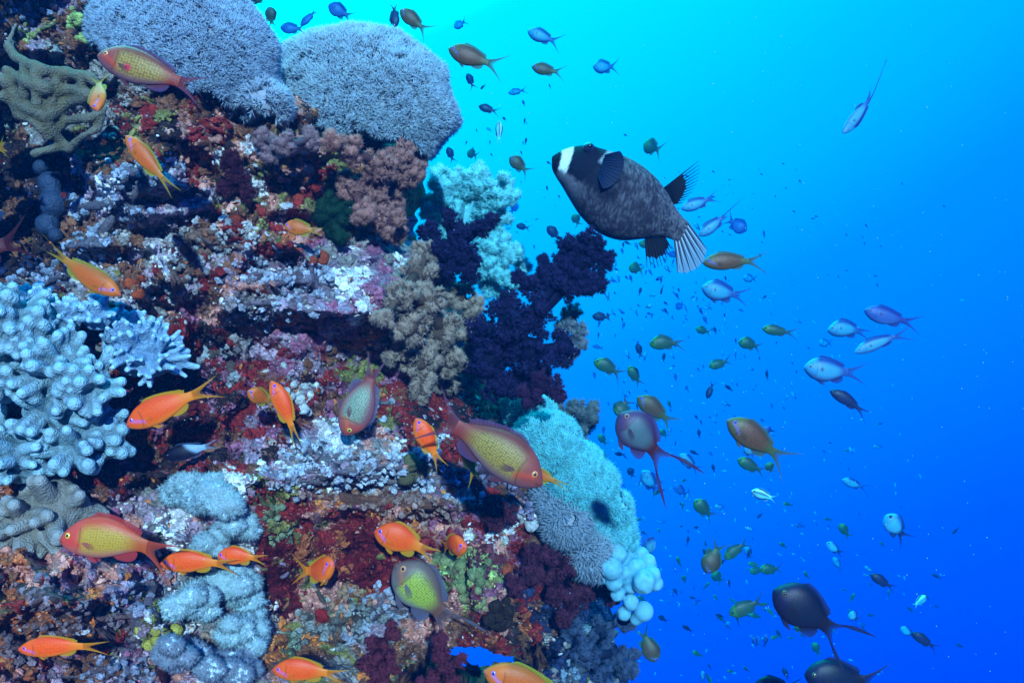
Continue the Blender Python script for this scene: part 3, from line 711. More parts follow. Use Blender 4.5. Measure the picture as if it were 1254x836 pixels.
# lattice (leather) coral upper left: flat anastomosing branches
g = G()
lat = [[(8, 55, 8), (20, 72, 8), (45, 84, 11), (80, 90, 11), (110, 96, 9), (124, 108, 7)], [(5, 85, 9), (30, 100, 12), (60, 108, 12), (95, 112, 11), (120, 120, 8)],
       [(0, 115, 10), (25, 130, 12), (55, 140, 13), (80, 128, 11), (112, 118, 8)], [(55, 140, 12), (62, 160, 10), (80, 150, 9), (104, 146, 8), (124, 138, 7)],
       [(62, 160, 10), (85, 182, 8), (104, 165, 7), (120, 155, 7), (128, 128, 6)], [(30, 72, 10), (32, 100, 10), (28, 130, 10)], [(70, 90, 9), (66, 112, 10), (60, 140, 10)], [(102, 98, 8), (96, 120, 7)], [(20, 30, 3), (12, 48, 5), (10, 60, 7)],
       [(40, 190, 7), (75, 178, 8), (88, 184, 7)], [(0, 92, 10), (16, 112, 11), (22, 138, 11), (45, 150, 10), (60, 168, 9)], [(45, 84, 10), (44, 108, 10), (46, 135, 10)]]
for ln in lat:
    q_ = np.array(ln, float); tt = np.linspace(0, len(q_) - 1, 6 * len(q_)); ln = np.stack([np.interp(tt, range(len(q_)), q_[:, i]) for i in range(3)], 1)
    ln[:, 2] *= 1 + .35 * fbm(np.stack([ln[:, 0] / 9, ln[:, 1] / 9, tt], -1), 4, 2); ln[:, 1] += 2.5 * vnoise(np.stack([ln[:, 0] / 14, tt, tt], -1), 6)
    g.tube([at(x, y, 1.24 + .01 * math.sin(x * .1) + .0004 * abs(y - 100)) for x, y, r in ln], [px2m(r * .70, 1.24) for x, y, r in ln], (.5, .5, .5), 8)
tag(merged(g.build('lattice_coral', M_lattice, origin=at(60, 140, 1.28)), .0026, 3), 'olive brown branching lattice coral with gaps, upper left corner', 'coral')
for kx, ky, r, lab in ((11, 50, 6, 'pale'), ):
    pass
# nodular branching corals
for zs, c, t, lab, grp in (
    ([(235, 285, 45, 18, 34), (275, 300, 45, 22, 46), (235, 318, 30, 25, 26), (212, 290, 26, 14, 18)], (.36, .20, .15), (.72, .62, .58), 'pinkish white branching coral above the dark overhang, left centre', None),
    ([(225, 355, 14, 26, 18), (212, 338, 12, 20, 12)], (.32, .18, .14), (.66, .52, .48), 'small upright pink branching coral under the overhang near the reef hollow', None),
    ([(330, 330, 50, 26, 60), (380, 345, 46, 26, 50), (340, 370, 50, 26, 50)], (.30, .22, .28), (.70, .66, .74), 'lilac white knobbly coral crust across the centre of the reef', None),
    ([(300, 385, 28, 26, 40), (300, 420, 22, 20, 22)], (.28, .16, .14), (.52, .38, .36), 'dull pink knobbly coral left of the purple plates', None),
    ([(250, 437, 16, 12, 14), (280, 430, 14, 14, 14), (290, 470, 10, 10, 8)], (.30, .20, .18), (.62, .54, .54), 'small pale knobbly clumps right of the spiky coral', None),
    ([(385, 565, 50, 22, 90), (440, 580, 60, 22, 100), (510, 590, 50, 20, 70), (360, 590, 30, 14, 30)], (.34, .26, .30), (.80, .78, .84), 'bright white and lilac knobbly ledge under the head-down fish', None),
    ([(430, 520, 30, 14, 30), (455, 490, 20, 20, 24)], (.34, .32, .36), (.72, .74, .78), 'pale crust around the head of the head-down fish', None),
    ([(470, 615, 60, 14, 70), (530, 620, 50, 14, 46), (400, 608, 20, 14, 22)], (.34, .14, .09), (.62, .34, .26), 'salmon pink knobbly edge below the white ledge', None),
    ([(585, 575, 30, 16, 30), (625, 590, 26, 26, 26), (650, 625, 22, 16, 26)], (.22, .12, .18), (.42, .30, .40), 'mauve knobbly coral under the large brown and yellow fish', None),
    ([(335, 635, 20, 22, 30), (350, 655, 14, 14, 14)], (.18, .17, .07), (.40, .42, .22), 'olive green knobbly coral left of the yellow-tailed fish', None),
    ([(425, 730, 20, 14, 22)], (.42, .15, .06), (.62, .32, .18), 'orange knobbly coral cluster below the curled fish', None),
    ([(410, 765, 40, 26, 60), (440, 750, 26, 16, 24)], (.24, .17, .13), (.50, .44, .38), 'beige knobbly coral left of the big lime fish tail', None),
    ([(358, 792, 14, 12, 20)], (.26, .25, .12), (.56, .56, .38), 'yellowish knob cluster above the bottom orange fish', None),
    ([(470, 745, 40, 20, 50), (440, 775, 30, 14, 24)], (.30, .22, .26), (.62, .58, .66), 'grey lilac knobbly crust left below the lime-bodied fish', None),
    ([(60, 395, 50, 14, 50), (20, 360, 24, 14, 26), (60, 345, 30, 14, 30)], (.26, .22, .30), (.56, .58, .70), 'lilac knobbly crust above the big finger coral', None),
    ([(100, 255, 20, 18, 24), (165, 250, 30, 22, 40), (150, 215, 30, 16, 30), (200, 205, 26, 14, 20), (110, 300, 26, 24, 34)], (.26, .22, .28), (.58, .60, .70), 'lilac grey crusty coral on the sunlit slope at left', None),
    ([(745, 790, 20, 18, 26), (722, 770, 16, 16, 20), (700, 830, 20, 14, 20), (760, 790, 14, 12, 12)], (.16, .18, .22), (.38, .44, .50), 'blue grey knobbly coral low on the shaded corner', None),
    ([(40, 790, 50, 26, 60), (110, 760, 60, 26, 60), (60, 730, 60, 20, 50)], (.20, .11, .11), (.42, .26, .26), 'rust and mauve crumbly coral slope at the bottom left', None),
    ([(170, 745, 40, 18, 40), (150, 825, 60, 14, 50), (190, 720, 40, 14, 30)], (.26, .20, .26), (.52, .48, .58), 'mauve crumbly coral slope left of the white feathery sheet', None),
    ([(40, 20, 24, 12, 18), (30, 10, 26, 10, 16)], (.3, .28, .36), (.55, .55, .68), 'lilac crust in the top left corner', None)):
    g = nub_field('x', zs, c, t, 8, 2.7)
    o = g.build('knobbly_coral', M_crust, origin=on_rock(zs[0][0], zs[0][1])[0]); tag(o, lab, 'coral', grp)
def knobs(pts, colr, name, label, cat, r0=5, group=None, m_=None):
    g = G()
    for x, y, *rr in pts:
        r = rr[0] if rr else r0
        P_, Nn = on_rock(np.array([x]), np.array([y])); g.ball(P_[0] + Nn[0] * px2m(r, P_[0, 1]) * .5, px2m(r, P_[0, 1]), np.array(colr) * random.uniform(.8, 1.15), 2, .22, random.randint(0, 40), 2.0)
    for (xa, ya, *_), (xb, yb, *_) in zip(pts[:-1], pts[1:]):
        Q, _n = on_rock(np.linspace(xa, xb, 4), np.linspace(ya, yb, 4)); g.tube(Q, px2m(r0 * .45, 1.4), np.array(colr) * .6, 6)
    o = g.build(name, m_ or M_crust, origin=on_rock(pts[0][0], pts[0][1])[0]); return tag(o, label, cat, group)
def cl(cx, cy_, n, s, r=4): return [(cx + random.gauss(0, s), cy_ + random.gauss(0, s), r * random.uniform(.7, 1.3)) for _ in range(n)]
knobs(cl(30, 45, 10, 6, 3.6) + cl(37, 30, 5, 4, 3), (.42, .46, .16), 'button_coral', 'pale green button cluster at the top left above the lattice coral', 'coral')
knobs(cl(95, 30, 12, 8, 3.8) + cl(103, 48, 6, 5, 3.2), (.40, .50, .16), 'button_coral', 'yellow green button cluster left of the left dome', 'coral')
knobs(cl(52, 12, 6, 5, 3) + cl(58, 34, 4, 5, 3), (.40, .40, .16), 'button_coral', 'sparse green buttons on the dark top left rock', 'coral')
knobs(cl(10, 142, 10, 6, 4), (.36, .42, .36), 'button_coral', 'grey green button cluster left of the lattice coral base', 'coral')
knobs(cl(137, 165, 5, 4, 4), (.2, .42, .36), 'button_coral', 'small turquoise buttons behind the snout of the brown diagonal fish', 'coral')
knobs([(375, 470, 6), (366, 482, 6), (372, 492, 7), (356, 486, 6), (352, 478, 5), (384, 485, 5), (370, 503, 7), (377, 505, 5), (360, 470, 5), (348, 450, 4), (395, 480, 5), (392, 472, 4)], (.62, .64, .66), 'button_coral', 'cluster of white round buttons left of the head-down fish', 'coral')
knobs([(366, 248, 7), (368, 240, 5)], (.40, .05, .03), 'red_sponge', 'red sponge knob left of the dark green tuft', 'sponge')
knobs([(326, 262, 6), (318, 258, 6), (334, 266, 5)], (.42, .05, .03), 'red_sponge', 'long red sponge left of the small orange fish', 'sponge')
knobs([(288, 266, 8), (298, 270, 6)], (.40, .06, .03), 'red_sponge', 'red sponge under the maroon cushion', 'sponge')
knobs([(390, 318, 10), (382, 322, 6)], (.34, .06, .025), 'red_sponge', 'rusty red sponge above the lilac crust', 'sponge')
knobs([(88, 213, 6), (95, 218, 5)], (.34, .08, .04), 'red_sponge', 'dull red sponge right of the dark blue lobed sponge', 'sponge')
knobs([(168, 358, 8), (172, 344, 5), (163, 350, 7)], (.42, .07, .02), 'red_sponge', 'bright orange red sponge right of the diving orange fish', 'sponge')
knobs([(619, 702, 8), (627, 697, 5)], (.36, .06, .02), 'red_sponge', 'red patch right of the lime crust', 'sponge')
knobs([(398, 755, 9), (392, 748, 6)], (.32, .02, .015), 'red_sponge', 'crimson sponge under the curled orange fish', 'sponge')
knobs([(460, 182, 5), (345, 198, 6), (352, 196, 5), (364, 192, 5), (350, 208, 5)], (.46, .20, .07), 'orange_sponge', 'orange yellow sponge lumps below the big dome', 'sponge')
knobs(cl(560, 700, 26, 12, 7) + cl(580, 712, 12, 8, 6) + cl(545, 690, 8, 6, 6), (.24, .26, .11), 'lime_coral', 'lime green crust right of the big yellow green fish', 'coral')
knobs(cl(195, 790, 20, 11, 7) + cl(215, 795, 8, 6, 6), (.52, .46, .08), 'yellow_coral', 'yellow crust patch at the bottom left', 'coral')
knobs(cl(245, 790, 8, 7, 6), (.45, .28, .20), 'pink_sponge', 'pale pink lumps on the lilac mat near the bottom', 'sponge')
knobs(cl(258, 172, 8, 6, 5), (.46, .20, .16), 'pink_sponge', 'rosy pink lumps under the left dome', 'sponge')
knobs(cl(610, 520, 12, 14, 8) + cl(640, 515, 8, 10, 8), (.10, .045, .05), 'brown_sponge', 'brown lobes between the big fish tail and the cyan cascade', 'sponge')
knobs(cl(613, 757, 14, 9, 7), (.035, .02, .012), 'brown_sponge', 'blackish brown sponge above the blue opening', 'sponge')
knobs(cl(505, 573, 4, 5, 9) + [(500, 570, 11), (515, 568, 8)], (.13, .11, .05), 'brown_sponge', 'smooth olive lobes below the small orange fish', 'sponge')
knobs([(160, 315, 12), (168, 308, 9)], (.36, .26, .36), 'pink_sponge', 'smooth lilac lump right of the sunlit slope', 'sponge')
knobs([(650, 620, 9), (660, 628, 10), (668, 640, 8), (655, 640, 9)], (.55, .52, .56), 'button_coral', 'pale round lumps left of the grey tentacle tuft', 'coral')
# purple plates
def plate(cx, cy_, rx, ry, colr, label, thick=2.0):
    Y = rock_Yfront(cx, cy_) - .012; n = 28; rr = np.linspace(0, 1, 8); an = np.arange(n) * 2 * math.pi / n
    P_ = np.zeros((8, n, 3)); C = np.zeros((8, n, 3))
    for i, r in enumerate(rr):
        w = 1 + .30 * fbm(np.stack([np.cos(an) * 2 + cx, np.sin(an) * 2, an * 0], -1), 3, 3)
        x = cx + np.cos(an) * rx * r * w; y = cy_ + np.sin(an) * ry * r * w
        yy = Y - .02 * r ** 2 + .02 * r * fbm(np.stack([np.cos(an) * 3 + cx, np.sin(an) * 3, an * 0 + r], -1), 9, 3)
        for k in range(n): P_[i, k] = at(x[k], y[k], yy[k])
        C[i] = np.array(colr) * (1.0 if r < .9 else 1.9)
    g = G(); g.grid(P_, np.clip(C, 0, 1), True); B = P_[::-1].copy(); B[..., 1] += .006; g.grid(B, C[::-1] * .8, True)
    rimP = np.stack([P_[-1], B[0]]); g.grid(rimP, np.clip(np.stack([C[-1], C[-1]]), 0, 1), True)
    tag(g.build('plate_coral', M_crust, origin=at(cx, cy_, Y)), label, 'coral')
# maroon velvet sponge sheets
def sheet(cx, cy_, rx, ry, colr, label, seed=1):
    n, m = 40, 16; an = np.arange(n) * 2 * math.pi / n; P_ = np.zeros((m, n, 3)); C = np.zeros((m, n, 3))
    for i in range(m):
        r = i / (m - 1); w = 1 + .35 * fbm(np.stack([np.cos(an) * 1.6 + cx, np.sin(an) * 1.6 + seed, an * 0], -1), seed, 3)
        x = cx + np.cos(an) * rx * r * w; y = cy_ + np.sin(an) * ry * r * w
        Q, Nn = on_rock(x, y); h = px2m(5.0, 1.4) * (1 - r ** 4) - .004 * (r > .97)
        P_[i] = Q + np.array([0, -1, 0.1]) * (h + .004 * fbm(np.stack([x / 8, y / 8, x * 0], -1), 5, 2))[:, None] ; C[i] = np.array(colr) * (1 + .5 * fbm(np.stack([x / 4, y / 4, x * 0], -1), 7, 2))[:, None]
    g = G(); g.grid(P_, np.clip(C, 0, 1), True)
    tag(g.build('velvet_sponge', M_crust, origin=on_rock(cx, cy_)[0]), label, 'sponge')
sheet(345, 690, 22, 46, (.15, .012, .016), 'maroon velvet sponge along the right side of the white feathery sheet', 1)
sheet(452, 700, 34, 26, (.17, .012, .014), 'bright crimson velvet sponge left of the big lime-bodied fish', 2)
sheet(440, 668, 26, 18, (.15, .012, .014), 'crimson sponge patch under the snout of the central orange fish', 3)
sheet(345, 745, 26, 22, (.14, .014, .018), 'maroon sponge patch below the curled orange fish', 4)
sheet(595, 690, 26, 22, (.20, .05, .06), 'pinkish red crust right of the lime green crust', 5)
sheet(240, 520, 30, 16, (.085, .02, .03), 'deep maroon crust above the dark striped fish', 6)
sheet(235, 455, 30, 18, (.08, .022, .03), 'dark maroon crust between spiky coral and orange fish tail', 7)
# ================================================================ FISH
def prof(s, xs, ys):
    xs = np.array(xs); ys = np.array(ys); m = np.zeros_like(ys)
    m[1:-1] = (ys[2:] - ys[:-2]) / (xs[2:] - xs[:-2]); m[0] = (ys[1] - ys[0]) / (xs[1] - xs[0]) ; m[-1] = 0
    k = np.clip(np.searchsorted(xs, s, side='right') - 1, 0, len(xs) - 2); h = xs[k + 1] - xs[k]; t = (s - xs[k]) / h
    return (2 * t ** 3 - 3 * t ** 2 + 1) * ys[k] + (t ** 3 - 2 * t ** 2 + t) * h * m[k] + (-2 * t ** 3 + 3 * t ** 2) * ys[k + 1] + (t ** 3 - t ** 2) * h * m[k + 1]
PS = [0, .035, .10, .20, .34, .50, .66, .82, .93, 1.0]
PT = [.015, .13, .27, .41, .49, .48, .39, .25, .17, .17]
PB = [-.015, -.12, -.25, -.38, -.47, -.49, -.40, -.25, -.17, -.17]
PW = [.01, .10, .17, .22, .24, .225, .17, .09, .05, .03]

def K(**k): return k
#            real length, colours
KINDS = {
 'female':  K(L=.085, head=(.95, .10, .005), back=(.90, .065, .003), mid=(.98, .09, .003), belly=(.95, .20, .008), tailc=(.85, .18, .005), fin=(.85, .30, .008), edge=(.60, .42, .02), eye=(.35, .10, .75), tl=.26, sp=.58, cheek=(.55, .16, .50), dots=.3),
 'female2': K(L=.085, head=(.65, .13, .008), back=(.42, .09, .006), mid=(.56, .10, .006), belly=(.60, .18, .01), tailc=(.42, .15, .01), fin=(.36, .26, .015), edge=(.40, .45, .03), eye=(.25, .15, .75), tl=.26, sp=.58, cheek=(.40, .2, .55), dots=.3),
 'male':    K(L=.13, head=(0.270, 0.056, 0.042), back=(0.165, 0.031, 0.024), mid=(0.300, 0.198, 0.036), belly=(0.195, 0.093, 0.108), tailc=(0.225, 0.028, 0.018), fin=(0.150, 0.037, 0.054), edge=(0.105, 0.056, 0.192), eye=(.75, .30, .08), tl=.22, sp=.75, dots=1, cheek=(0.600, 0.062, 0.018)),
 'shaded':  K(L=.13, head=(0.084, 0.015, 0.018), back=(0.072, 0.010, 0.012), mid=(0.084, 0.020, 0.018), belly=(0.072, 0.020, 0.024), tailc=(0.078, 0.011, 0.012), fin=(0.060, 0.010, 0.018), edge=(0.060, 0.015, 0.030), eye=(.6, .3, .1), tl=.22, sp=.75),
 'redmale': K(L=.13, head=(0.684, 0.065, 0.042), back=(0.589, 0.058, 0.024), mid=(0.522, 0.288, 0.030), belly=(0.522, 0.158, 0.120), tailc=(0.475, 0.072, 0.012), fin=(0.570, 0.050, 0.042), edge=(0.570, 0.058, 0.060), eye=(.95, .55, .04), tl=.24, sp=.66, dots=.5, cheek=(0.760, 0.050, 0.036)),
 'limemale':K(L=.13, head=(0.180, 0.101, 0.084), back=(0.143, 0.079, 0.066), mid=(.33, .37, .045), belly=(0.210, 0.187, 0.180), tailc=(0.150, 0.054, 0.036), fin=(0.150, 0.108, 0.156), edge=(0.105, 0.144, 0.252), eye=(.65, .28, .1), tl=.30, sp=.72, dots=1, cheek=(0.413, 0.130, 0.048)),
 'mauvemale':K(L=.13, head=(0.088, 0.038, 0.105), back=(0.063, 0.026, 0.073), mid=(0.088, 0.128, 0.146), belly=(0.076, 0.038, 0.097), tailc=(.07, .008, .015), fin=(0.088, 0.013, 0.032), edge=(0.063, 0.026, 0.130), eye=(.4, .2, .15), tl=.36, sp=.62, dots=.8, cheek=(0.126, 0.038, 0.065)),
 'headdown':K(L=.13, head=(0.425, 0.070, 0.052), back=(0.221, 0.077, 0.091), mid=(0.204, 0.252, 0.169), belly=(0.306, 0.098, 0.098), tailc=(0.221, 0.035, 0.033), fin=(0.204, 0.077, 0.130), edge=(0.128, 0.126, 0.273), eye=(.80, .48, .06), tl=.24, sp=.40, dots=1, cheek=(0.637, 0.140, 0.026)),
 'openbrown':K(L=.085, head=(0.074, 0.088, 0.035), back=(0.065, 0.039, 0.025), mid=(0.093, 0.053, 0.032), belly=(0.074, 0.077, 0.042), tailc=(0.037, 0.083, 0.035), fin=(0.037, 0.077, 0.049), edge=(0.028, 0.139, 0.070), eye=(.12, .12, .6), tl=.29, sp=.78, cheek=(0.117, 0.111, 0.420), dots=.4),
 'green':   K(L=.08, head=(0.024, 0.148, 0.053), back=(0.011, 0.048, 0.047), mid=(0.018, 0.074, 0.060), belly=(0.018, 0.105, 0.080), tailc=(0.012, 0.058, 0.053), fin=(0.012, 0.063, 0.067), edge=(0.012, 0.084, 0.073), eye=(.03, .04, .15), tl=.30, sp=.78),
 'silver':  K(L=.12, head=(0.034, 0.237, 0.459), back=(0.013, 0.037, 0.199), mid=(.05, .28, .46), belly=(.04, .08, .28), tailc=(0.021, 0.075, 0.275), fin=(0.013, 0.025, 0.153), edge=(0.013, 0.037, 0.191), eye=(.2, .3, .4), tl=.29, sp=.70, spot=1),
 'blueback':K(L=.12, head=(0.035, 0.080, 0.324), back=(0.014, 0.024, 0.162), mid=(0.042, 0.096, 0.324), belly=(0.056, 0.128, 0.378), tailc=(0.021, 0.040, 0.216), fin=(0.014, 0.024, 0.162), edge=(0.014, 0.032, 0.225), eye=(.15, .2, .3), tl=.29, sp=.74, spot=1),
 'darkmale':K(L=.13, head=(.010, .010, .040), back=(.004, .006, .022), mid=(.008, .014, .034), belly=(.016, .012, .035), tailc=(.010, .008, .02), fin=(.010, .008, .022), edge=(.02, .03, .08), eye=(.08, .09, .04), tl=.27, sp=.60, dots=.6),
 'dark':    K(L=.08, head=(.010, .02, .07), back=(.008, .012, .05), mid=(.012, .022, .08), belly=(.02, .03, .1), tailc=(.01, .02, .08), fin=(.01, .015, .06), edge=(.01, .02, .08), eye=(.01, .01, .04), tl=.29, sp=.70),
 'pale':    K(L=.09, head=(0.042, 0.252, 0.497), back=(0.017, 0.078, 0.275), mid=(0.067, 0.347, 0.612), belly=(0.067, 0.308, 0.551), tailc=(0.008, 0.022, 0.077), fin=(0.013, 0.034, 0.122), edge=(0.008, 0.022, 0.077), eye=(.02, .03, .1), tl=.31, sp=.66),
 'striped': K(L=.08, head=(.2, .42, .55), back=(.008, .01, .05), mid=(.25, .6, .75), belly=(.008, .01, .05), tailc=(.2, .7, .8), fin=(.02, .03, .1), edge=(.2, .5, .7), eye=(.01, .01, .05), tl=.2, sp=.40, stripe=1),
 'twotone': K(L=.08, head=(.005, .004, .012), back=(.004, .004, .010), mid=(.006, .005, .014), belly=(.010, .010, .03), tailc=(.22, .34, .52), fin=(.008, .008, .02), edge=(.10, .14, .3), eye=(.02, .02, .02), tl=.22, sp=.30, tailpale=1),
}
def body_col(k, s, v, pts=None):
    """s 0 snout .. 1 tail root, v -1 belly .. +1 back"""
    c = {n: np.array(k[n]) for n in ('head', 'back', 'mid', 'belly', 'tailc')}
    S = lambda a, b, x: np.clip((x - a) / (b - a), 0, 1) ** 2 * (3 - 2 * np.clip((x - a) / (b - a), 0, 1))
    o = c['mid'][None] * np.ones((len(s), 1))
    def mx(o, col, w): return o * (1 - w[:, None]) + col * w[:, None]
    o = mx(o, c['back'], S(.25, .85, v)); o = mx(o, c['belly'], S(-.45, -.95, v) if False else S(.45, .95, -v))
    hw = 1 - S(.20, .34, s)
    o = mx(o, c['head'], hw * (1 if not k.get('dots') else 1)); o = mx(o, c['belly'], hw * S(.35, .9, -v) * .7)
    o = mx(o, c['tailc'], S(.70, .95, s))
    if 'cheek' in k:               # stripe from the eye down to the pectoral fin
        t = (s - .10) / .20; line = .10 - .55 * t
        wgt = np.exp(-((v - line) / .13) ** 2) * (t > 0) * (t < 1); o = mx(o, np.array(k['cheek']), wgt * .8)
        o = mx(o, np.array(k['cheek']) * .5 + c['head'] * .5, np.exp(-((s - .02) / .02) ** 2) * .3)
    if not k.get('stripe'):
        gl = np.exp(-((s - (.275 - .06 * v * v)) / .010) ** 2) * (np.abs(v + .1) < .72); o = o * (1 - .45 * gl[:, None])
        mo = np.exp(-((v + .30) / .10) ** 2) * (s < .065) * (s > .004); o = o * (1 - .6 * mo[:, None])
    if k.get('stripe'): 
        o = mx(o, np.array((.02, .02, .05)), np.exp(-((v - .15) / .20) ** 2) * (s < .95))
        o = mx(o, np.array((.8, .85, .9)), np.exp(-((v - .62) / .16) ** 2))
    if k.get('tailpale'): o = mx(o, c['tailc'], S(.60, .75, s + .15 * v))
    if k.get('spot'): o = mx(o, np.array((.03, .01, .05)), np.exp(-((s - .38) / .035) ** 2 - ((v - .05) / .16) ** 2))
    if k.get('magspot'): o = mx(o, np.array((.55, .01, .06)), np.exp(-(((s - .42) / .045) ** 2 + ((v + .28) / .20) ** 2) ** 2))
    al = np.ones(len(s))
    if k.get('dots'): al = 1 - k['dots'] * np.clip(S(.22, .36, s) * (1 - S(.72, .92, s)) * (1 - S(.45, .95, np.abs(v))), 0, 1)
    return np.clip(o, 0, 1), al

FISH = []
def make_fish(kind, S, T, h, label, yaw=0, flip=False, bend=0, arch=0, Y=None, roll=0, group=None, name='anthias_fish', cat='fish', spread=1.0, tails=(1.0, 1.0), fil=0.0,
              magspot=False, tail_dir=0.0, off=.10, pect=1, parts=True, L=None, dorsal=1.0, curl=0.0):
    """S, T: photo pixels of the snout and of the fork end of the tail; h body height in pixels"""
    k = dict(KINDS[kind])
    if magspot: k['magspot'] = 1
    S = np.array(S, float); T = np.array(T, float); dpx = np.hypot(*(T - S))
    if Y is None:
        if L or (S[0] + T[0]) / 2 > edge_x((S[1] + T[1]) / 2) + 20:
            Y = (L or k['L']) * FPX * math.cos(R(abs(yaw))) / dpx; Y = min(max(Y, 1.0), 9.0)
        else: Y = min(rock_Yfront(S[0] * (1 - f) + T[0] * f, S[1] * (1 - f) + T[1] * f) for f in (0, .25, .5, .75, 1)) - off
    C0 = at(*((S + T) / 2), Y); u2 = (T - S) / dpx
    ip = np.array([u2[0], 0, -u2[1]])
    d = ip * math.cos(R(yaw)) + np.array([0, math.sin(R(yaw)), 0])
    upv = np.array([-ip[2], 0, ip[0]]);
    if upv[2] < 0: upv = -upv
    if flip: upv = -upv
    lat = np.cross(upv, d)
    if roll:
        upv, lat = upv * math.cos(R(roll)) + lat * math.sin(R(roll)), lat * math.cos(R(roll)) - upv * math.sin(R(roll))
    Ltot = dpx * Y / FPX / math.cos(R(yaw)); H = h * Y / FPX; Lb = Ltot * (1 - k['tl'])
    M = np.stack([d, lat, upv], 1); O = C0 - d * Ltot / 2
    B = bend * Ltot; A = arch * Ltot
    def W(x, y, z):                 # local (x along, y lateral, z up; x in 0..Ltot) to world, with the spine bent
        t = np.clip(x / Ltot, -.2, 1.4); yy = y + B * (t ** 2 * 1.0 - .25) * (1 + curl * t); zz = z + A * (4 * t * (1 - t)) + tail_dir * Ltot * np.clip(t - .7, 0, 1) ** 1.3
        return np.stack([x, yy, zz], -1) @ M.T + O
    n_s, n_a = ((84, 36) if h > 30 else (56, 26)) if parts else (14, 10)
    s = np.linspace(0, 1, n_s) ** 1.05; an = np.arange(n_a) * 2 * math.pi / n_a
    top = prof(s, PS, PT) * H; bot = prof(s, PS, PB) * H; wd = prof(s, PS, PW) * H
    ca, sa = np.cos(an), np.sin(an)
    X = np.repeat((s * Lb)[:, None], n_a, 1); Yl = wd[:, None] * np.sign(ca) * np.abs(ca) ** .85
    Z = np.where(sa > 0, top[:, None] * sa, -bot[:, None] * sa)
    P_ = W(X, Yl, Z); c, al = body_col(k, np.repeat(s[:, None], n_a, 1).ravel(), np.repeat(sa[None], n_s, 0).ravel())
    Cb = np.hstack([c, al[:, None]])
    root = None
    if parts: root = empty(name, O + d * Lb * .5, label, cat, group)
    g = G(); g.grid(P_, Cb, True)
    e0, e1 = W(np.array([-.002 * Lb]), np.array([0.]), np.array([0.]))[0], W(np.array([Lb]), np.array([0.]), np.array([0.]))[0]
    nF = [(0, 1 + (j + 1) % n_a, 1 + j) for j in range(n_a)]
    g.add(np.vstack([e0, P_[0]]), nF, Cb[0]); g.add(np.vstack([e1, P_[-1]]), nF, Cb[-1])
    fc, ec, tcx = np.array(k['fin']), np.array(k['edge']), np.array(k['tailc'])
    # caudal fin
    nu, nv = (45 if parts else 15), 7; uu = np.linspace(-1, 1, nu); vv = np.linspace(0, 1, nv)
    tl = Ltot - Lb * .97; sp = k['sp'] * H * spread
    P2 = np.zeros((nu, nv, 3)); C2 = np.zeros((nu, nv, 4))
    for i, u in enumerate(uu):
        side = tails[0] if u > 0 else tails[1]
        ext = tl * (.34 + .82 * abs(u) ** 1.6) * (side if abs(u) > .5 else 1) * (1 + fil * max(0, abs(u) - .8) * 5)
        x = Lb * .97 + vv * ext; z = u * (prof(np.array([.97]), PS, PT)[0] * H * (1 - vv) * .95 + sp * vv ** (1.05 + .25 * abs(u)) * (.55 + .45 * abs(u)))
        P2[i] = W(x, 0 * x + .004 * H * math.sin(i * 2.2), z)
        e = abs(u) ** 2.5
        cc = tcx[None] * (1 - vv)[:, None] + (tcx * .5 + fc * .5)[None] * vv[:, None]; cc = cc * (1 - e) + (ec * .6 + tcx * .4) * e
        cc = cc * (1.15 if i % 2 else .72)
        C2[i, :, :3] = np.clip(cc, 0, 1); C2[i, :, 3] = np.clip(1 - .55 * vv ** 1.6 * (1 - e), .3, 1)
    gt = G(); gt.grid(P2, C2)
    def fin_strip(s0, s1, hfun, sgn, n=38, lean=.25, m=4, colr=fc, edge=ec, a1=.75):
        ss = np.linspace(s0, s1, n); P3 = np.zeros((n, m, 3)); C3 = np.zeros((n, m, 4))
        for i, q in enumerate(ss):
            b0 = (prof(np.array([q]), PS, PT)[0] if sgn > 0 else prof(np.array([q]), PS, PB)[0]) * H * .93
            hh = hfun((q - s0) / (s1 - s0)) * H; t = np.linspace(0, 1, m)
            P3[i] = W(q * Lb + lean * hh * t * 1.6, 0 * t, b0 + sgn * hh * t)
            C3[i, :, :3] = np.clip((colr * (1 - t ** 2)[:, None] + edge * (t ** 2)[:, None]) * (1.12 if i % 2 else .74), 0, 1); C3[i, :, 3] = 1 - (1 - a1) * t
        gg = G(); gg.grid(P3, C3); return gg
    def paddle(s0, z0, y0, ln, wdt, dirv, colr, sgn, a1=.7):
        n, m = 9, 6; P3 = np.zeros((n, m, 3)); C3 = np.zeros((n, m, 4)); dv = np.array(dirv, float); dv /= np.linalg.norm(dv)
        pv = np.cross(dv, np.array([0, 1, 0])); pv /= np.linalg.norm(pv) + 1e-9
        for i in range(n):
            u = (i / (n - 1) - .5) * 2; t = np.linspace(0, 1, m); ext = ln * (1 - .35 * u * u)
            q = np.array([s0 * Lb, y0 * sgn, z0])[None] + dv[None] * [1, sgn, 1] * (ext * t)[:, None] + pv[None] * (u * wdt * (.15 + .85 * t ** .7))[:, None] * [1, sgn, 1]
            P3[i] = W(q[:, 0], q[:, 1], q[:, 2]); C3[i, :, :3] = colr; C3[i, :, 3] = 1 - (1 - a1) * t
        gg = G(); gg.grid(P3, C3); return gg
    dorf = lambda t: dorsal * .13 * min(1, t * 7) * (1 - .25 * math.sin(math.pi * t)) * (1 + .25 * t) * (1 if t < .93 else .75)
    anf = lambda t: .15 * math.sin(math.pi * min(1, .15 + t * .80)) ** .8
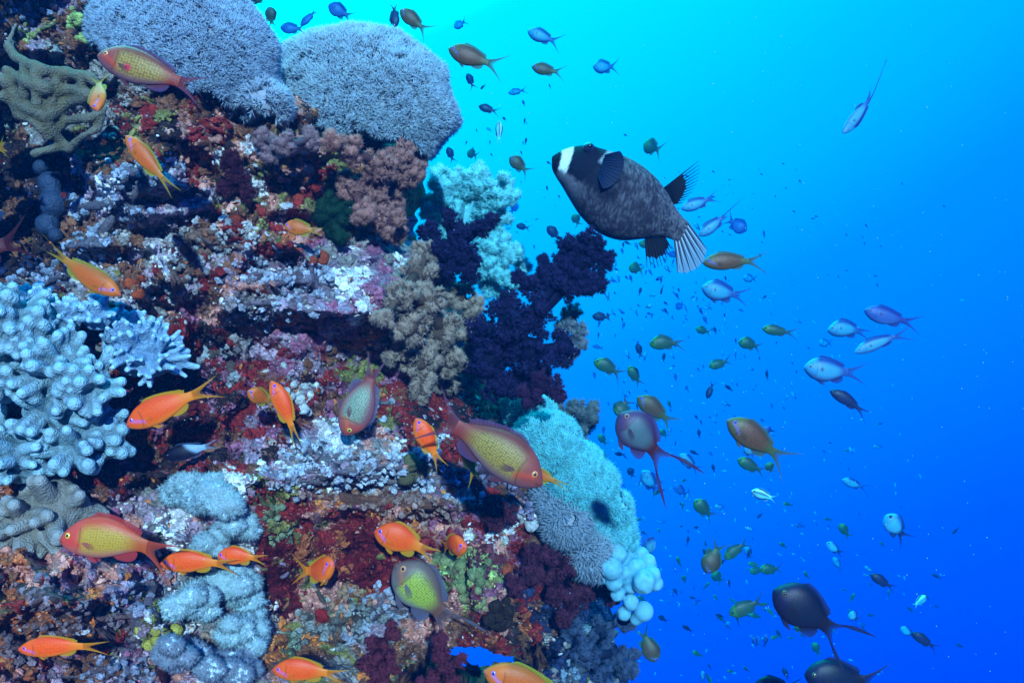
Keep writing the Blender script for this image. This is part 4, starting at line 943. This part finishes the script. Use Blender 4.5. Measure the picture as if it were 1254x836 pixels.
    if not parts:
        g2 = g; 
        for q in (gt, fin_strip(.28, .88, dorf, 1, 8, m=2), fin_strip(.62, .86, anf, -1, 6, m=2)):
            for V, F, C in zip(q.V, q.F, q.C): C = C.copy(); C[:, 3] = 1; g2.V.append(V); g2.F.append(F - 0 + g2.n); g2.C.append(C); g2.n += len(V)
        o = g2.build(name, M_fish_small, origin=O + d * Lb * .5); tag(o, label, cat, group); return o
    sv = np.stack([np.concatenate([X.ravel(), [0], X[0], [Lb], X[-1]]), np.concatenate([Z.ravel(), [0], Z[0], [0], Z[-1]]), np.zeros(X.size + 2 + 2 * n_a)], 1)
    g.build('body', M_fish, root, side=sv)
    gt.build('tail_fin', M_fin, root)
    fin_strip(.26, .90, dorf, 1).build('dorsal_fin', M_fin, root)
    fin_strip(.62, .88, anf, -1, lean=.9).build('anal_fin', M_fin, root)
    big = h > 24
    for sg in (1, -1):
        if pect: paddle(.31, -.10 * H, .236 * H, .34 * H, .08 * H, (.90, .10, -.36), fc * .3 + np.array(k['belly']) * .7, sg, .2).build('pectoral_fin', M_fin, root)
        if big: paddle(.33, -.44 * H, .05 * H, .36 * H, .055 * H, (.88, .12, -.42), fc, sg, .7).build('pelvic_fin', M_fin, root)
        er = .072 * H if big else .085 * H; ex, ez = .125, .085 * H
        wloc = prof(np.array([ex]), PS, PW)[0] * H
        ec_ = W(np.array([ex * Lb]), np.array([sg * wloc * .90]), np.array([ez]))[0]
        nrm = (M @ np.array([-.25, sg, .1])); nrm /= np.linalg.norm(nrm)
        ge = G(); V, F = ICO[2]; fr = frames(nrm[None])[0] * np.array([er, er, er * .45])[None]
        dd = V[:, 2]; rad = np.hypot(V[:, 0], V[:, 1])
        ce = np.where(((dd > 0) & (rad < .50))[:, None], (.004, .004, .02), np.array(k['eye'])[None])
        eo = None
        ge.add(V @ fr.T + ec_, F, np.array(k['eye'])); eo = ge.build('eye', M_eye, root)
        gp = G(); gp.add(V @ (frames(nrm[None])[0] * np.array([er * .52, er * .52, er * .3])[None]).T + ec_ + nrm * er * .28, F, (.005, .004, .03))
        pp = gp.build('pupil', M_eye, None, origin=np.array(root.location)); pp.parent = eo; pp.location = (0, 0, 0)
    return root

# ---- fish over the reef (photo pixels)
F = make_fish
F('male', (119, 68), (248, 112), 43, 'brown red fish with a magenta side spot in front of the left pale dome', magspot=True, spread=.65, arch=.02, off=.06, Y=1.06)
F('female2', (128, 142), (112, 82), 22, 'small orange headed yellow tailed fish, head down below the magenta spotted fish', yaw=25, flip=True, spread=1.3, bend=.15, Y=1.10)
F('female2', (154, 166), (214, 236), 22, 'slim brown orange fish slanting down right on the dark upper left rock', spread=.6, Y=1.13)
F('female2', (148, 362), (56, 300), 27, 'orange and green fish diving to the right above the spiky coral', spread=.55, arch=-.02, fil=.3)
F('female2', (348, 276), (394, 284), 19, 'small orange fish beside the dark green tuft', off=.06, spread=.5)
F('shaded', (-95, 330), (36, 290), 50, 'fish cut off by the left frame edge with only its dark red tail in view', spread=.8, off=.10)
F('female2', (-38, 190), (14, 178), 26, 'fish cut off by the left frame edge, only its yellow rear in view', tails=(.5, .5), off=.1)
F('female', (155, 522), (266, 474), 34, 'bright orange fish with violet eye at the tips of the big finger coral', spread=.75, arch=.03, off=.10)
F('female2', (306, 478), (336, 496), 20, 'tiny yellow headed fish just left of the upright slim orange fish', yaw=30, off=.08)
F('female', (332, 466), (363, 542), 23, 'slim orange fish standing head up left of the white buttons', spread=.4, off=.07, arch=.03, flip=False)
F('headdown', (421, 533), (462, 438), 42, 'greenish grey fish with red head pointing straight down over the white ledge', flip=True, bend=.05, spread=.8, off=.07, arch=.03)
F('male', (664, 594), (524, 508), 58, 'large brown fish with yellow dotted flank facing the cyan cascade', spread=.95, arch=.05, off=.02, Y=1.22)
F('female', (509, 512), (541, 572), 24, 'orange fish hanging behind the tail of the large yellow dotted fish', flip=False, off=.05, spread=.6, Y=1.30)
F('female2', (566, 530), (584, 594), 20, 'orange yellow fish mostly hidden under the large yellow dotted fish', Y=1.30, spread=1.1)
F('female2', (622, 572), (697, 598), 20, 'fish hidden behind the head of the large yellow dotted fish, its orange tail showing', Y=1.34, spread=.4, arch=.05)
F('redmale', (73, 660), (212, 684), 52, 'large pinkish red fish with yellow flank over the grey finger coral', arch=.09, tail_dir=-.25, spread=.80, off=.05)
F('female', (196, 690), (290, 694), 27, 'orange fish with forked yellow tail just under the tail of the large pinkish red fish', arch=.05, spread=.70, off=.06)
F('female', (266, 680), (326, 686), 22, 'short orange fish on the white coral, right of the forked yellow tail', arch=.04, spread=.6, off=.03)
F('female', (458, 650), (534, 682), 35, 'vivid orange fish above the big yellow green fish, lower centre', spread=.5, arch=.05, off=.05)
F('female', (574, 664), (534, 676), 27, 'orange fish turned away with curved tail, right of the vivid orange fish', yaw=40, arch=.06, bend=-.15, spread=1.1, off=.05)
F('female', (408, 684), (368, 700), 30, 'curled orange fish with raised yellow tail on the maroon sponge', yaw=48, bend=.35, spread=1.2, arch=-.10, off=.05, roll=-20)
F('limemale', (484, 690), (560, 778), 56, 'large fish with glowing lime flank and grey head above the blue opening', spread=.85, arch=.03, off=.04, fil=.4, flip=False)
F('female', (22, 795), (130, 793), 25, 'orange fish alone at the bottom left corner', arch=.03, spread=.6, off=.05)
F('female', (333, 820), (424, 830), 28, 'orange fish at the bottom edge below the knobbly coral', arch=.05, spread=.7, off=.05)
F('female2', (592, 821), (716, 862), 42, 'yellow brown fish cut off by the bottom edge inside the blue opening', Y=1.15, spread=.6)
F('green', (628, 806), (672, 806), 22, 'green fish behind the blue opening above the yellow brown fish', Y=2.2)
F('twotone', (200, 560), (266, 543), 20, 'black fish with pale blue rear above the bright white feathery patch', off=.04, name='damsel_fish')

# ---- open water fish, largest first
O = [('openbrown', (549, 60), (618, 84), 25, 'brown orange fish alone in the cyan water right of the lilac dome', {}),
 ('openbrown', (490, 12), (527, 42), 18, 'brown fish over the top of the lilac dome with a blue fish behind it', dict(spread=1.1)),
 ('dark', (484, 34), (482, 2), 12, 'small blue fish behind the brown fish at the top edge', dict(flip=True)),
 ('silver', (646, 38), (688, 54), 17, 'greyish cyan fish highest of the three left of the open cyan area', dict(spread=1.2)),
 ('openbrown', (651, 82), (692, 90), 15, 'mauve brown fish under the highest greyish cyan fish', {}),
 ('silver', (726, 82), (758, 82), 17, 'pale cyan fish right of the mauve brown fish', {}),
 ('silver', (556, 34), (572, 25), 10, 'small pale cyan fish above the brown orange fish', {}),
 ('openbrown', (624, 192), (650, 214), 16, 'grey brown fish left of the masked puffer snout', dict(spread=1.0)),
 ('striped', (611, 148), (611, 176), 9, 'upright black and white striped fish above the pale cyan soft coral', dict(name='striped_fish')),
 ('dark', (572, 90), (581, 110), 9, 'small dark blue fish below the brown orange fish', {}),
 ('dark', (586, 130), (612, 138), 10, 'small blue fish above the upright striped fish', dict()),
 ('silver', (622, 114), (646, 110), 8, 'small slender blue fish right of the upright striped fish', dict()),
 ('blueback', (402, 6), (434, 24), 18, 'dark blue fish at the top edge above the lilac dome', dict()),
 ('blueback', (343, 34), (376, 36), 14, 'blue green fish just above the gap between both domes', dict()),
 ('blueback', (368, 32), (390, 10), 9, 'thin blue fish with raised tail right of the blue green fish', dict()),
 ('openbrown', (330, 8), (334, 36), 14, 'brown fish hanging tail down left of the blue green fish', dict(spread=.8)),
 ('openbrown', (302, 0), (332, -4), 14, 'brown green fish cut by the top edge over the dome gap', dict()),
 ('dark', (303, 8), (308, 20), 7, 'tiny dark fish next to the grey blue lump at the top', dict()),
 ('silver', (1028, 166), (1078, 104), 15, 'slender blue silver fish with a long curved tail alone at upper right', dict(spread=.5, tails=(2.1, .7), bend=.05, yaw=15, flip=True, arch=.02, tail_dir=-.25)),
 ('silver', (834, 256), (880, 240), 15, 'silver blue fish emerging behind the rear of the masked puffer', dict(spread=.9, L=.10)),
 ('silver', (856, 289), (896, 258), 15, 'silver fish with long swept tail under the dorsal fin of the puffer', dict(spread=.4, tails=(2.0, .5), L=.10)),
 ('blueback', (914, 283), (888, 266), 18, 'dark blue fish facing down right behind the silver fish with swept tail', dict()),
 ('openbrown', (860, 322), (940, 322), 22, 'orange brown fish with yellow green tail at the puffer tail tip', dict(spread=.95, arch=.03)),
 ('silver', (859, 352), (916, 364), 25, 'pale silver fish under the orange brown fish', dict(spread=.7)),
 ('silver', (1013, 404), (1066, 412), 22, 'silver blue fish leftmost of the close group of three at right', dict(arch=.10, spread=.5)),
 ('blueback', (1058, 380), (1128, 398), 22, 'violet blue fish topmost of the close group of three at right', dict(spread=.8)),
 ('silver', (1046, 432), (1118, 408), 16, 'slender silver fish lowest of the close group of three at right', dict(arch=.04, spread=1.0)),
 ('silver', (984, 450), (1060, 458), 30, 'plump silver fish below the close group of three', dict(spread=.7)),
 ('dark', (1016, 478), (1064, 512), 15, 'dark navy fish under the plump silver fish', dict(spread=.9, arch=.05, L=.10)),
 ('green', (933, 402), (978, 409), 13, 'green fish left of the close group of three', dict(spread=1.0)),
 ('silver', (1003, 420), (1020, 420), 10, 'pale blurred fish between green fish and slender silver fish', dict()),
 ('green', (904, 418), (934, 428), 15, 'green fish with spread tail between two other green fish', dict(spread=1.0, arch=.05)),
 ('green', (868, 449), (897, 440), 12, 'small green fish below the spread tailed green fish', dict()),
 ('green', (795, 421), (840, 423), 18, 'green fish with pale flank in the middle of the open water', dict(arch=.06, spread=.6)),
 ('green', (727, 442), (764, 464), 17, 'green fish right of the near-black coral with a forked tail', dict(arch=.07, spread=1.1)),
 ('green', (770, 448), (786, 474), 13, 'green fish hanging tail down beside the fork tailed green fish', dict(spread=.8)),
 ('dark', (780, 420), (786, 440), 8, 'small dark upright fish above the tail-down green fish', dict()),
 ('dark', (725, 387), (750, 389), 11, 'dark fish right of the near-black tree coral', dict()),
 ('green', (852, 402), (872, 408), 10, 'small green fish above the middle green fish', dict()),
 ('green', (770, 326), (790, 332), 14, 'green grey fish below the puffer belly', dict()),
 ('green', (782, 297), (804, 304), 10, 'pale green fish under the puffer anal fin', dict()),
 ('green', (702, 262), (710, 278), 11, 'small olive fish left of the puffer belly', dict()),
 ('dark', (670, 277), (688, 296), 12, 'dark blue fish above the arm of the near-black coral', dict()),
 ('dark', (632, 276), (650, 280), 8, 'small dark fish above the lower pale cyan fan', dict()),
 ('blueback', (634, 250), (624, 262), 9, 'dark fish in front of the pale cyan soft coral edge', dict()),
 ('openbrown', (780, 486), (828, 524), 23, 'orange brown fish with green tail above the large mauve fish', dict(spread=.9, arch=.03, Y=1.72)),
 ('green', (754, 508), (772, 486), 19, 'green fish head peeking over the back of the large mauve fish', dict(Y=1.75)),
 ('mauvemale', (758, 506), (824, 580), 48, 'large mauve fish with dark red lyre tail right of the cyan cascade', dict(spread=1.1, arch=.02, fil=.5, L=.15)),
 ('openbrown', (890, 514), (970, 572), 33, 'large olive brown fish with green tail at the centre right', dict(spread=.95, arch=.02)),
 ('green', (903, 562), (940, 580), 15, 'dark green fish below the large olive brown fish', dict(spread=1.0)),
 ('blueback', (936, 522), (942, 534), 12, 'dark blue fish behind the back of the large olive brown fish', dict(Y=2.4)),
 ('silver', (912, 546), (926, 560), 14, 'pale blue fish behind the belly of the large olive brown fish', dict(Y=2.4)),
 ('green', (940, 566), (946, 580), 12, 'dark green fish behind the tail of the large olive brown fish', dict(Y=2.4)),
 ('striped', (920, 601), (950, 611), 13, 'black and white striped fish below the dark green fish', dict(name='striped_fish')),
 ('silver', (786, 576), (808, 606), 18, 'silver fish with dark tail under the mauve fish tail', dict(spread=1.0)),
 ('silver', (832, 556), (858, 578), 14, 'silver green fish crossed by the tip of the lyre tail', dict(spread=1.0)),
 ('blueback', (825, 594), (844, 608), 11, 'dark blue fish right of the silver fish with dark tail', dict()),
 ('green', (850, 612), (876, 636), 17, 'green fish centred below the mauve fish tail tips', dict(spread=.9)),
 ('dark', (770, 572), (776, 586), 9, 'small dark green fish left of the silver fish with dark tail', dict()),
 ('green', (741, 578), (751, 584), 8, 'small green fish just right of the cyan cascade', dict()),
 ('green', (733, 532), (744, 546), 9, 'green fish at the rim of the wispy fan', dict()),
 ('green', (808, 526), (818, 536), 8, 'small green fish under the orange brown fish with green tail', dict()),
 ('openbrown', (864, 701), (884, 660), 24, 'brown fish swimming head down between two green fish', dict(spread=.8, flip=True)),
 ('green', (887, 684), (920, 662), 14, 'slim green fish right of the brown head-down fish', dict(arch=.04)),
 ('silver', (912, 668), (922, 686), 9, 'pale fish with dark tail behind the slim green fish', dict()),
 ('green', (893, 752), (940, 732), 19, 'dark green fish pointing at the bubble coral, left of the big dark fish', dict(spread=.9)),
 ('green', (930, 697), (960, 696), 13, 'pale green fish above the big dark fish', dict()),
 ('green', (918, 700), (938, 695), 10, 'pale green fish left of its twin above the big dark fish', dict()),
 ('green', (872, 700), (886, 714), 13, 'green fish under the tail of the brown head-down fish', dict()),
 ('darkmale', (947, 722), (1036, 786), 52, 'big near-black fish with lyre tail at the lower right', dict(spread=1.0, fil=.6, arch=.03)),
 ('darkmale', (985, 826), (1085, 836), 44, 'big dark fish cut off by the bottom edge at the lower right', dict(Y=1.5)),
 ('darkmale', (924, 838), (980, 842), 24, 'dark fish back just above the bottom edge left of the big cut-off fish', dict(Y=1.7)),
 ('pale', (1085, 630), (1112, 664), 24, 'pale fish with dark tail isolated at the right', dict(spread=.9)),
 ('dark', (1066, 703), (1098, 722), 12, 'dark fish right of the big near-black fish', dict(spread=.8)),
 ('striped', (1134, 729), (1119, 742), 10, 'tiny pale and dark fish at the far lower right', dict()),
 ('dark', (1117, 774), (1150, 796), 12, 'dark fish beside a pale one at the lower right', dict()),
 ('pale', (1103, 768), (1122, 780), 10, 'pale fish touching the dark fish at the lower right', dict()),
 ('silver', (1031, 587), (1064, 599), 11, 'silver grey fish alone above the isolated pale fish', dict()),
 ('green', (1028, 641), (1042, 660), 11, 'small olive fish left of the isolated pale fish', dict()),
 ('pale', (1012, 664), (1034, 680), 11, 'pale and dark fish below the small olive fish', dict()),
 ('silver', (1020, 682), (1032, 700), 9, 'small silver fish with dark tail under the pale and dark fish', dict()),
 ('openbrown', (803, 810), (784, 766), 22, 'brown fish head down at the reef corner below the round ball', dict(flip=False, spread=.7, Y=1.9)),
 ('green', (975, 762), (986, 776), 14, 'green fish under the belly of the big near-black fish', dict(Y=2.6)),
 ('green', (996, 786), (1004, 804), 10, 'green fish under the tail of the big near-black fish', dict()),
 ('pale', (1040, 750), (1052, 760), 12, 'pale fish behind the tail root of the big near-black fish', dict(Y=2.6)),
 ('silver', (803, 670), (784, 664), 20, 'silver fish half hidden behind the bubble coral knobs', dict(Y=2.1)),
 ('green', (788, 176), (812, 186), 20, 'blurred yellow green fish behind the back of the masked puffer', dict(Y=4.0)),
 ('blueback', (818, 310), (834, 314), 8, 'blue fish just under the anal fin of the masked puffer', dict()),
 ('dark', (866, 488), (874, 466), 8, 'slim dark fish head down right of the orange brown fish with green tail', dict()),
 ('blueback', (828, 378), (838, 370), 9, 'small dark fish with white edge left of the pale silver fish', dict()),
 ('silver', (910, 340), (928, 342), 10, 'small pale fish right of the pale silver fish', dict()),
 ('dark', (548, 180), (556, 200), 9, 'dark fish beside the rim of the lilac dome', dict()),
 ('green', (572, 186), (586, 192), 12, 'yellow brown fish left of the pale cyan soft coral top', dict()),
]
for kd, S_, T_, h_, lab, kw in O:
    kw = dict(kw); d_ = math.hypot(T_[0] - S_[0], T_[1] - S_[1])
    kw.setdefault('name', 'reef_fish')
    kw.setdefault('pect', 1 if d_ > 75 and kd != 'silver' else 0)
    F(kd, S_, T_, h_, lab, parts=d_ > 27, **kw)

# ---- masked puffer
def puffer():
    Y = 1.62; S = np.array([677., 192.]); T = np.array([842., 281.]); dpx = np.hypot(*(T - S)); u2 = (T - S) / dpx
    yaw = 8; ip = np.array([u2[0], 0, -u2[1]]); d = ip * math.cos(R(yaw)) + np.array([0, math.sin(R(yaw)), 0]); up = np.array([-ip[2], 0, ip[0]])
    if up[2] < 0: up = -up
    lat = np.cross(up, d); L = dpx * Y / FPX / math.cos(R(yaw)); H = 96 * Y / FPX
    M = np.stack([d, lat, up], 1); O = at(*S, Y)
    W = lambda x, y, z: np.stack([np.asarray(x, float), np.asarray(y, float), np.asarray(z, float)], -1) @ M.T + O
    xs = [0, .03, .08, .15, .22, .35, .5, .65, .78, .88, 1.0]
    tp = [.02, .12, .23, .33, .38, .44, .47, .43, .33, .22, .15]; bt = [-.03, -.13, -.20, -.27, -.35, -.48, -.55, -.50, -.34, -.20, -.15]; wd = [.02, .10, .17, .26, .32, .38, .40, .34, .22, .12, .05]
    ns, na = 110, 72; s = np.linspace(0, 1, ns); an = np.arange(na) * 2 * math.pi / na; ca, sa = np.cos(an), np.sin(an)
    t, b, w_ = (prof(s, xs, np.array(q)) * H for q in (tp, bt, wd))
    X = np.repeat((s * L)[:, None], na, 1); Z = np.where(sa > 0, t[:, None] * sa, -b[:, None] * sa)
    # raised eye sockets
    brow = np.exp(-((s[:, None] - .17) / .045) ** 2 - ((np.abs(an[None] - math.pi / 2) - .75) / .35) ** 2); rr = 1 + .20 * brow
    Yl = w_[:, None] * ca * rr; Z = Z * rr
    P_ = W(X, Yl, Z); sg = np.repeat(s[:, None], na, 1); v = np.repeat(sa[None], ns, 0)
    pn = np.stack([X * 60, Yl * 60, Z * 60], -1)
    n1 = fbm(pn * 4.5, 3, 3); n2 = fbm(pn * 1.2, 9, 3)
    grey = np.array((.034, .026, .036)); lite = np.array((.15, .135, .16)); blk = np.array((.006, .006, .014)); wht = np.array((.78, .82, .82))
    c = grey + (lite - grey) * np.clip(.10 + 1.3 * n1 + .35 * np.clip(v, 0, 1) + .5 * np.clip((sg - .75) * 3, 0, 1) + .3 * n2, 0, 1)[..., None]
    def mx(c, col, m): return c * (1 - m[..., None]) + col * m[..., None]
    sm = lambda a, b, x: np.clip((x - a) / (b - a), 0, 1)
    e = .006
    sn = sg + .02 * v
    mask = sm(.10, .11, sn) * (1 - sm(.235, .25, sg - .05 * v + .01 * n2)) * sm(-.50, -.42, v)
    mask2 = sm(.20, .24, sg) * (1 - sm(.40, .50, sg + .05 * n2)) * sm(-.55, -.30, v) * (1 - sm(.35, .55, v))
    c = mx(c, blk, np.clip(mask + mask2 * .92, 0, 1))
    c = mx(c, wht, (sm(.045, .052, sn) * (1 - sm(.10, .107, sn)) * sm(-.75, -.65, v)))
    c = mx(c, lite * 1.6, sm(.225, .235, sg - .06 * v) * (1 - sm(.262, .275, sg - .06 * v)) * sm(.35, .45, v))
    c = mx(c, blk, (1 - sm(.042, .05, sn)))
    c = mx(c, lite * 1.1, sm(.06, .08, sg) * (1 - sm(.2, .3, sg)) * (1 - sm(-.62, -.5, v)) * .8)
    root = empty('masked_puffer', W(L * .5, 0, 0), 'big grey pufferfish with black eye mask and white muzzle band in the open water', 'fish')
    g = G(); g.grid(P_, np.clip(c, 0, 1), True)
    e0 = W(-.004 * L, 0, 0)
    g.add(np.vstack([e0, P_[0]]), [(0, 1 + (j + 1) % na, 1 + j) for j in range(na)], blk); g.build('body', M_puffer, root)
    def rayfan(name, b0, b1, tips, colr, cm, gap=.7, colr2=None, wr=.010, parent=root, al=1.0):
        """b0, b1 base ends; tips list of tip points (local)"""
        g = G(); n = len(tips); b0 = np.array(b0, float); b1 = np.array(b1, float)
        for i, tip in enumerate(tips):
            p0 = b0 + (b1 - b0) * i / (n - 1); tip = np.array(tip, float); q = np.array([p0, p0 * .5 + tip * .5 , tip]); rr_ = np.array([wr, wr * .9, wr * .25]) * H
            cc = colr if (colr2 is None or i % 2) else colr2
            g.tube(W(q[:, 0], q[:, 1], q[:, 2]), rr_, cc, 5)
        P3 = []; 
        for i, tip in enumerate(tips):
            p0 = b0 + (b1 - b0) * i / (n - 1); tt = np.linspace(0, gap * (1 - .25 * abs(i / (n - 1) - .5) ** 1.0 * (1 if gap < .9 else 0) + .08 * math.sin(i * 2.6) * (gap < .9)), 5)[:, None]; q = p0 * (1 - tt) + np.array(tip) * tt; P3.append(W(q[:, 0], q[:, 1], q[:, 2]))
        P3 = np.array(P3); C3 = np.zeros(P3.shape[:2] + (4,)); C3[..., :3] = cm; C3[..., 3] = al; g.grid(P3, C3)
        return g.build(name, M_fin, parent)
    f = H
    arc = lambda pts, n: [tuple(np.array([L, 0, f]) * [np.interp(q, np.linspace(0, 1, len(pts)), [p[0] for p in pts]), 0, np.interp(q, np.linspace(0, 1, len(pts)), [p[1] for p in pts])]) for q in np.linspace(0, 1, n)]
    rayfan('dorsal_fin', (L * .74, 0, .35 * f), (L * .84, 0, .24 * f), arc([(.862, .90), (.905, .80), (.925, .66), (.925, .50), (.90, .33)], 12), blk, blk, .62)
    rayfan('anal_fin', (L * .78, 0, -.28 * f), (L * .90, 0, -.17 * f), arc([(.90, -.64), (.955, -.60), (.99, -.50), (1.0, -.38), (.985, -.27)], 10), blk, blk, .72)
    rayfan('tail_fin', (L * .975, 0, -.15 * f), (L * .975, 0, .15 * f), arc([(1.10, -.50), (1.16, -.44), (1.205, -.33), (1.22, -.18), (1.20, -.04)], 13), (.55, .62, .74), (.24, .27, .36), .97, colr2=(.07, .07, .10), wr=.013, al=.92)
    for sgn in (1, -1):
        tips = [(L * (.33 + .085 * math.cos(a)), sgn * f * .46, f * (.12 + .26 * math.sin(a))) for a in np.linspace(1.5, -1.3, 14)]
        rayfan('pectoral_fin', (L * .27, sgn * .37 * f, .26 * f), (L * .30, sgn * .39 * f, -.02 * f), tips, (.010, .022, .075), (.008, .016, .05), .97)
        ge = G(); ce = W(L * .165, sgn * .235 * f, .27 * f); V, Fc = ICO[2]; ge.add(V * .072 * f + ce, Fc, (.02, .02, .05)); eo = ge.build('eye', M_eye, root)
        gp = G(); nn = M @ np.array([-.1, sgn, .35]); nn /= np.linalg.norm(nn); gp.add(V * .036 * f + ce + nn * .046 * f, Fc, (.002, .002, .004)); pp = gp.build('pupil', M_eye, None, origin=np.array(root.location)); pp.parent = eo; pp.location = (0, 0, 0)
puffer()

# ---- the far shoal: shared meshes, each fish an object of its own
def small_mesh(kind, bd=0):
    k = KINDS[kind]; o = make_fish(kind, (600, 400), (640, 400), 13, 'x', parts=False, bend=bd, Y=FPX / 40.0, name='small_fish')   # length 1
    me = o.data; bpy.data.objects.remove(o); return me
SM = {k: [small_mesh(k, b) for b in (0, .16, -.2)] for k in ('dark', 'blueback', 'green', 'pale', 'silver')}
r2 = np.random.default_rng(99)
AREAS = [  # centre, spread, number, size range px, kinds, label, group
 ((640, 200), (48, 60), 34, (5, 10), ('dark', 'blueback', 'dark', 'pale'), 'tiny blue fish, one of many between pale cyan soft coral and puffer snout', 'tiny fish left of the puffer'),
 ((790, 350), (62, 50), 96, (7, 15), ('blueback', 'pale', 'dark', 'blueback', 'pale'), 'tiny slanting blue fish, one of the dense swarm under the puffer belly', 'tiny fish under the puffer'),
 ((860, 470), (90, 60), 64, (7, 14), ('pale', 'blueback', 'pale', 'dark'), 'tiny pale blue fish, one of the swarm in mid open water', 'tiny fish in mid water'),
 ((850, 660), (60, 70), 40, (10, 20), ('green', 'green', 'dark', 'silver'), 'small greenish fish, one of the loose shoal right of the bubble coral', 'small fish right of the bubble coral'),
 ((900, 775), (70, 40), 46, (9, 20), ('green', 'green', 'dark', 'blueback'), 'small dark green fish, one of the low shoal left of the near-black fish', 'small fish low in the frame'),
 ((1060, 700), (60, 80), 34, (7, 16), ('blueback', 'silver', 'dark', 'green'), 'small blue fish, one of the sparse shoal at the lower right', 'small fish at lower right')]
for (cx, cy_), (sx, sy), n, (z0, z1), kinds, lab, grp in AREAS:
    got = 0
    while got < n:
        x = r2.normal(cx, sx); y = r2.normal(cy_, sy)
        if x < edge_x(y) + 24 or x > 1180 or y > 850 or y < 80 or (y < 160 and x > 680): continue
        if 560 < y < 660 and x < 760: continue
        kd = kinds[int(r2.integers(len(kinds)))]; px = r2.uniform(z0, z1); L = r2.uniform(.06, .085); Y = min(L * FPX / px, 9.5); L = px * Y / FPX * 1.0
        o = bpy.data.objects.new('small_fish', SM[kd][got % 3]); COL.objects.link(o)
        o.location = Vector(at(x, y, Y)); o.scale = (L,) * 3
        a = r2.normal(1.0 if 'puffer' in grp or 'mid' in grp else .35, .45)
        if r2.random() < .18: a = r2.uniform(-3.1, 3.1)
        o.rotation_euler = (r2.normal(0, .3), a, r2.normal(0, .7))
        tag(o, lab, 'small fish', grp); got += 1
g = G()
me = SM['pale'][0]; V0 = np.zeros(len(me.vertices) * 3); me.vertices.foreach_get('co', V0); V0 = V0.reshape(-1, 3)
F0 = np.zeros(len(me.polygons) * 3, np.int32); me.loops.foreach_get('vertex_index', F0); F0 = F0.reshape(-1, 3)
cnt = 0
while cnt < 520:
    x = r2.normal(850, 130); y = r2.uniform(200, 830)
    if x < edge_x(y) + 24 or x > 1180: continue
    Y = 9.8; L = r2.uniform(2.5, 6) * Y / FPX; a = r2.normal(.8, .6); ca, sa = math.cos(a), math.sin(a)
    Mx = np.array([[ca, 0, sa], [0, 1, 0], [-sa, 0, ca]]) * L; b = r2.random()
    g.add(V0 @ Mx.T + at(x, y, Y - r2.uniform(0, 1.5)), F0, (.05, .36, .62) if b < .6 else (.02, .05, .25)); cnt += 1
tag(g.build('distant_shoal', M_fish_small, origin=at(850, 500, 9)), kind='stuff')

g = G(); n = 420
py_ = r2.uniform(0, 836, n); px_ = r2.uniform(0, 1254, n); Yp = r2.uniform(.8, 3.0, n); m_ = (px_ > edge_x(py_) + 40) | (Yp < 1.05)
for x, y, Yq in zip(px_[m_], py_[m_], Yp[m_]): g.ball(at(x, y, Yq), px2m(r2.uniform(.3, .75), Yq), (.5, .7, .75), 0)
tag(g.build('plankton_specks', M_polyp, origin=at(800, 400, 1.5)), kind='stuff')
# ================================================================ WATER HAZE
HZ_D = 0.33
hm = bpy.data.materials.new('water_haze'); hm.use_nodes = True; nt = hm.node_tree
for n in list(nt.nodes): nt.nodes.remove(n)
ho = nt.nodes.new('ShaderNodeOutputMaterial'); pv = nt.nodes.new('ShaderNodeVolumePrincipled')
pv.inputs['Color'].default_value = (0, .016, .06, 1); pv.inputs['Absorption Color'].default_value = (0, .85, 1, 1); pv.inputs['Density'].default_value = HZ_D; pv.inputs['Anisotropy'].default_value = 0.0
nt.links.new(pv.outputs[0], ho.inputs['Volume'])
x0, x1, y0, y1, z0, z1 = -8, 8.5, -.3, 12, -6, 6
V = [(x, y, z) for x in (x0, x1) for y in (y0, y1) for z in (z0, z1)]
me = bpy.data.meshes.new('haze'); me.from_pydata(V, [], [(0, 1, 3, 2), (4, 6, 7, 5), (0, 4, 5, 1), (2, 3, 7, 6), (0, 2, 6, 4), (1, 5, 7, 3)]); me.materials.append(hm)
hz = bpy.data.objects.new('haze', me); COL.objects.link(hz); hz['kind'] = 'stuff'
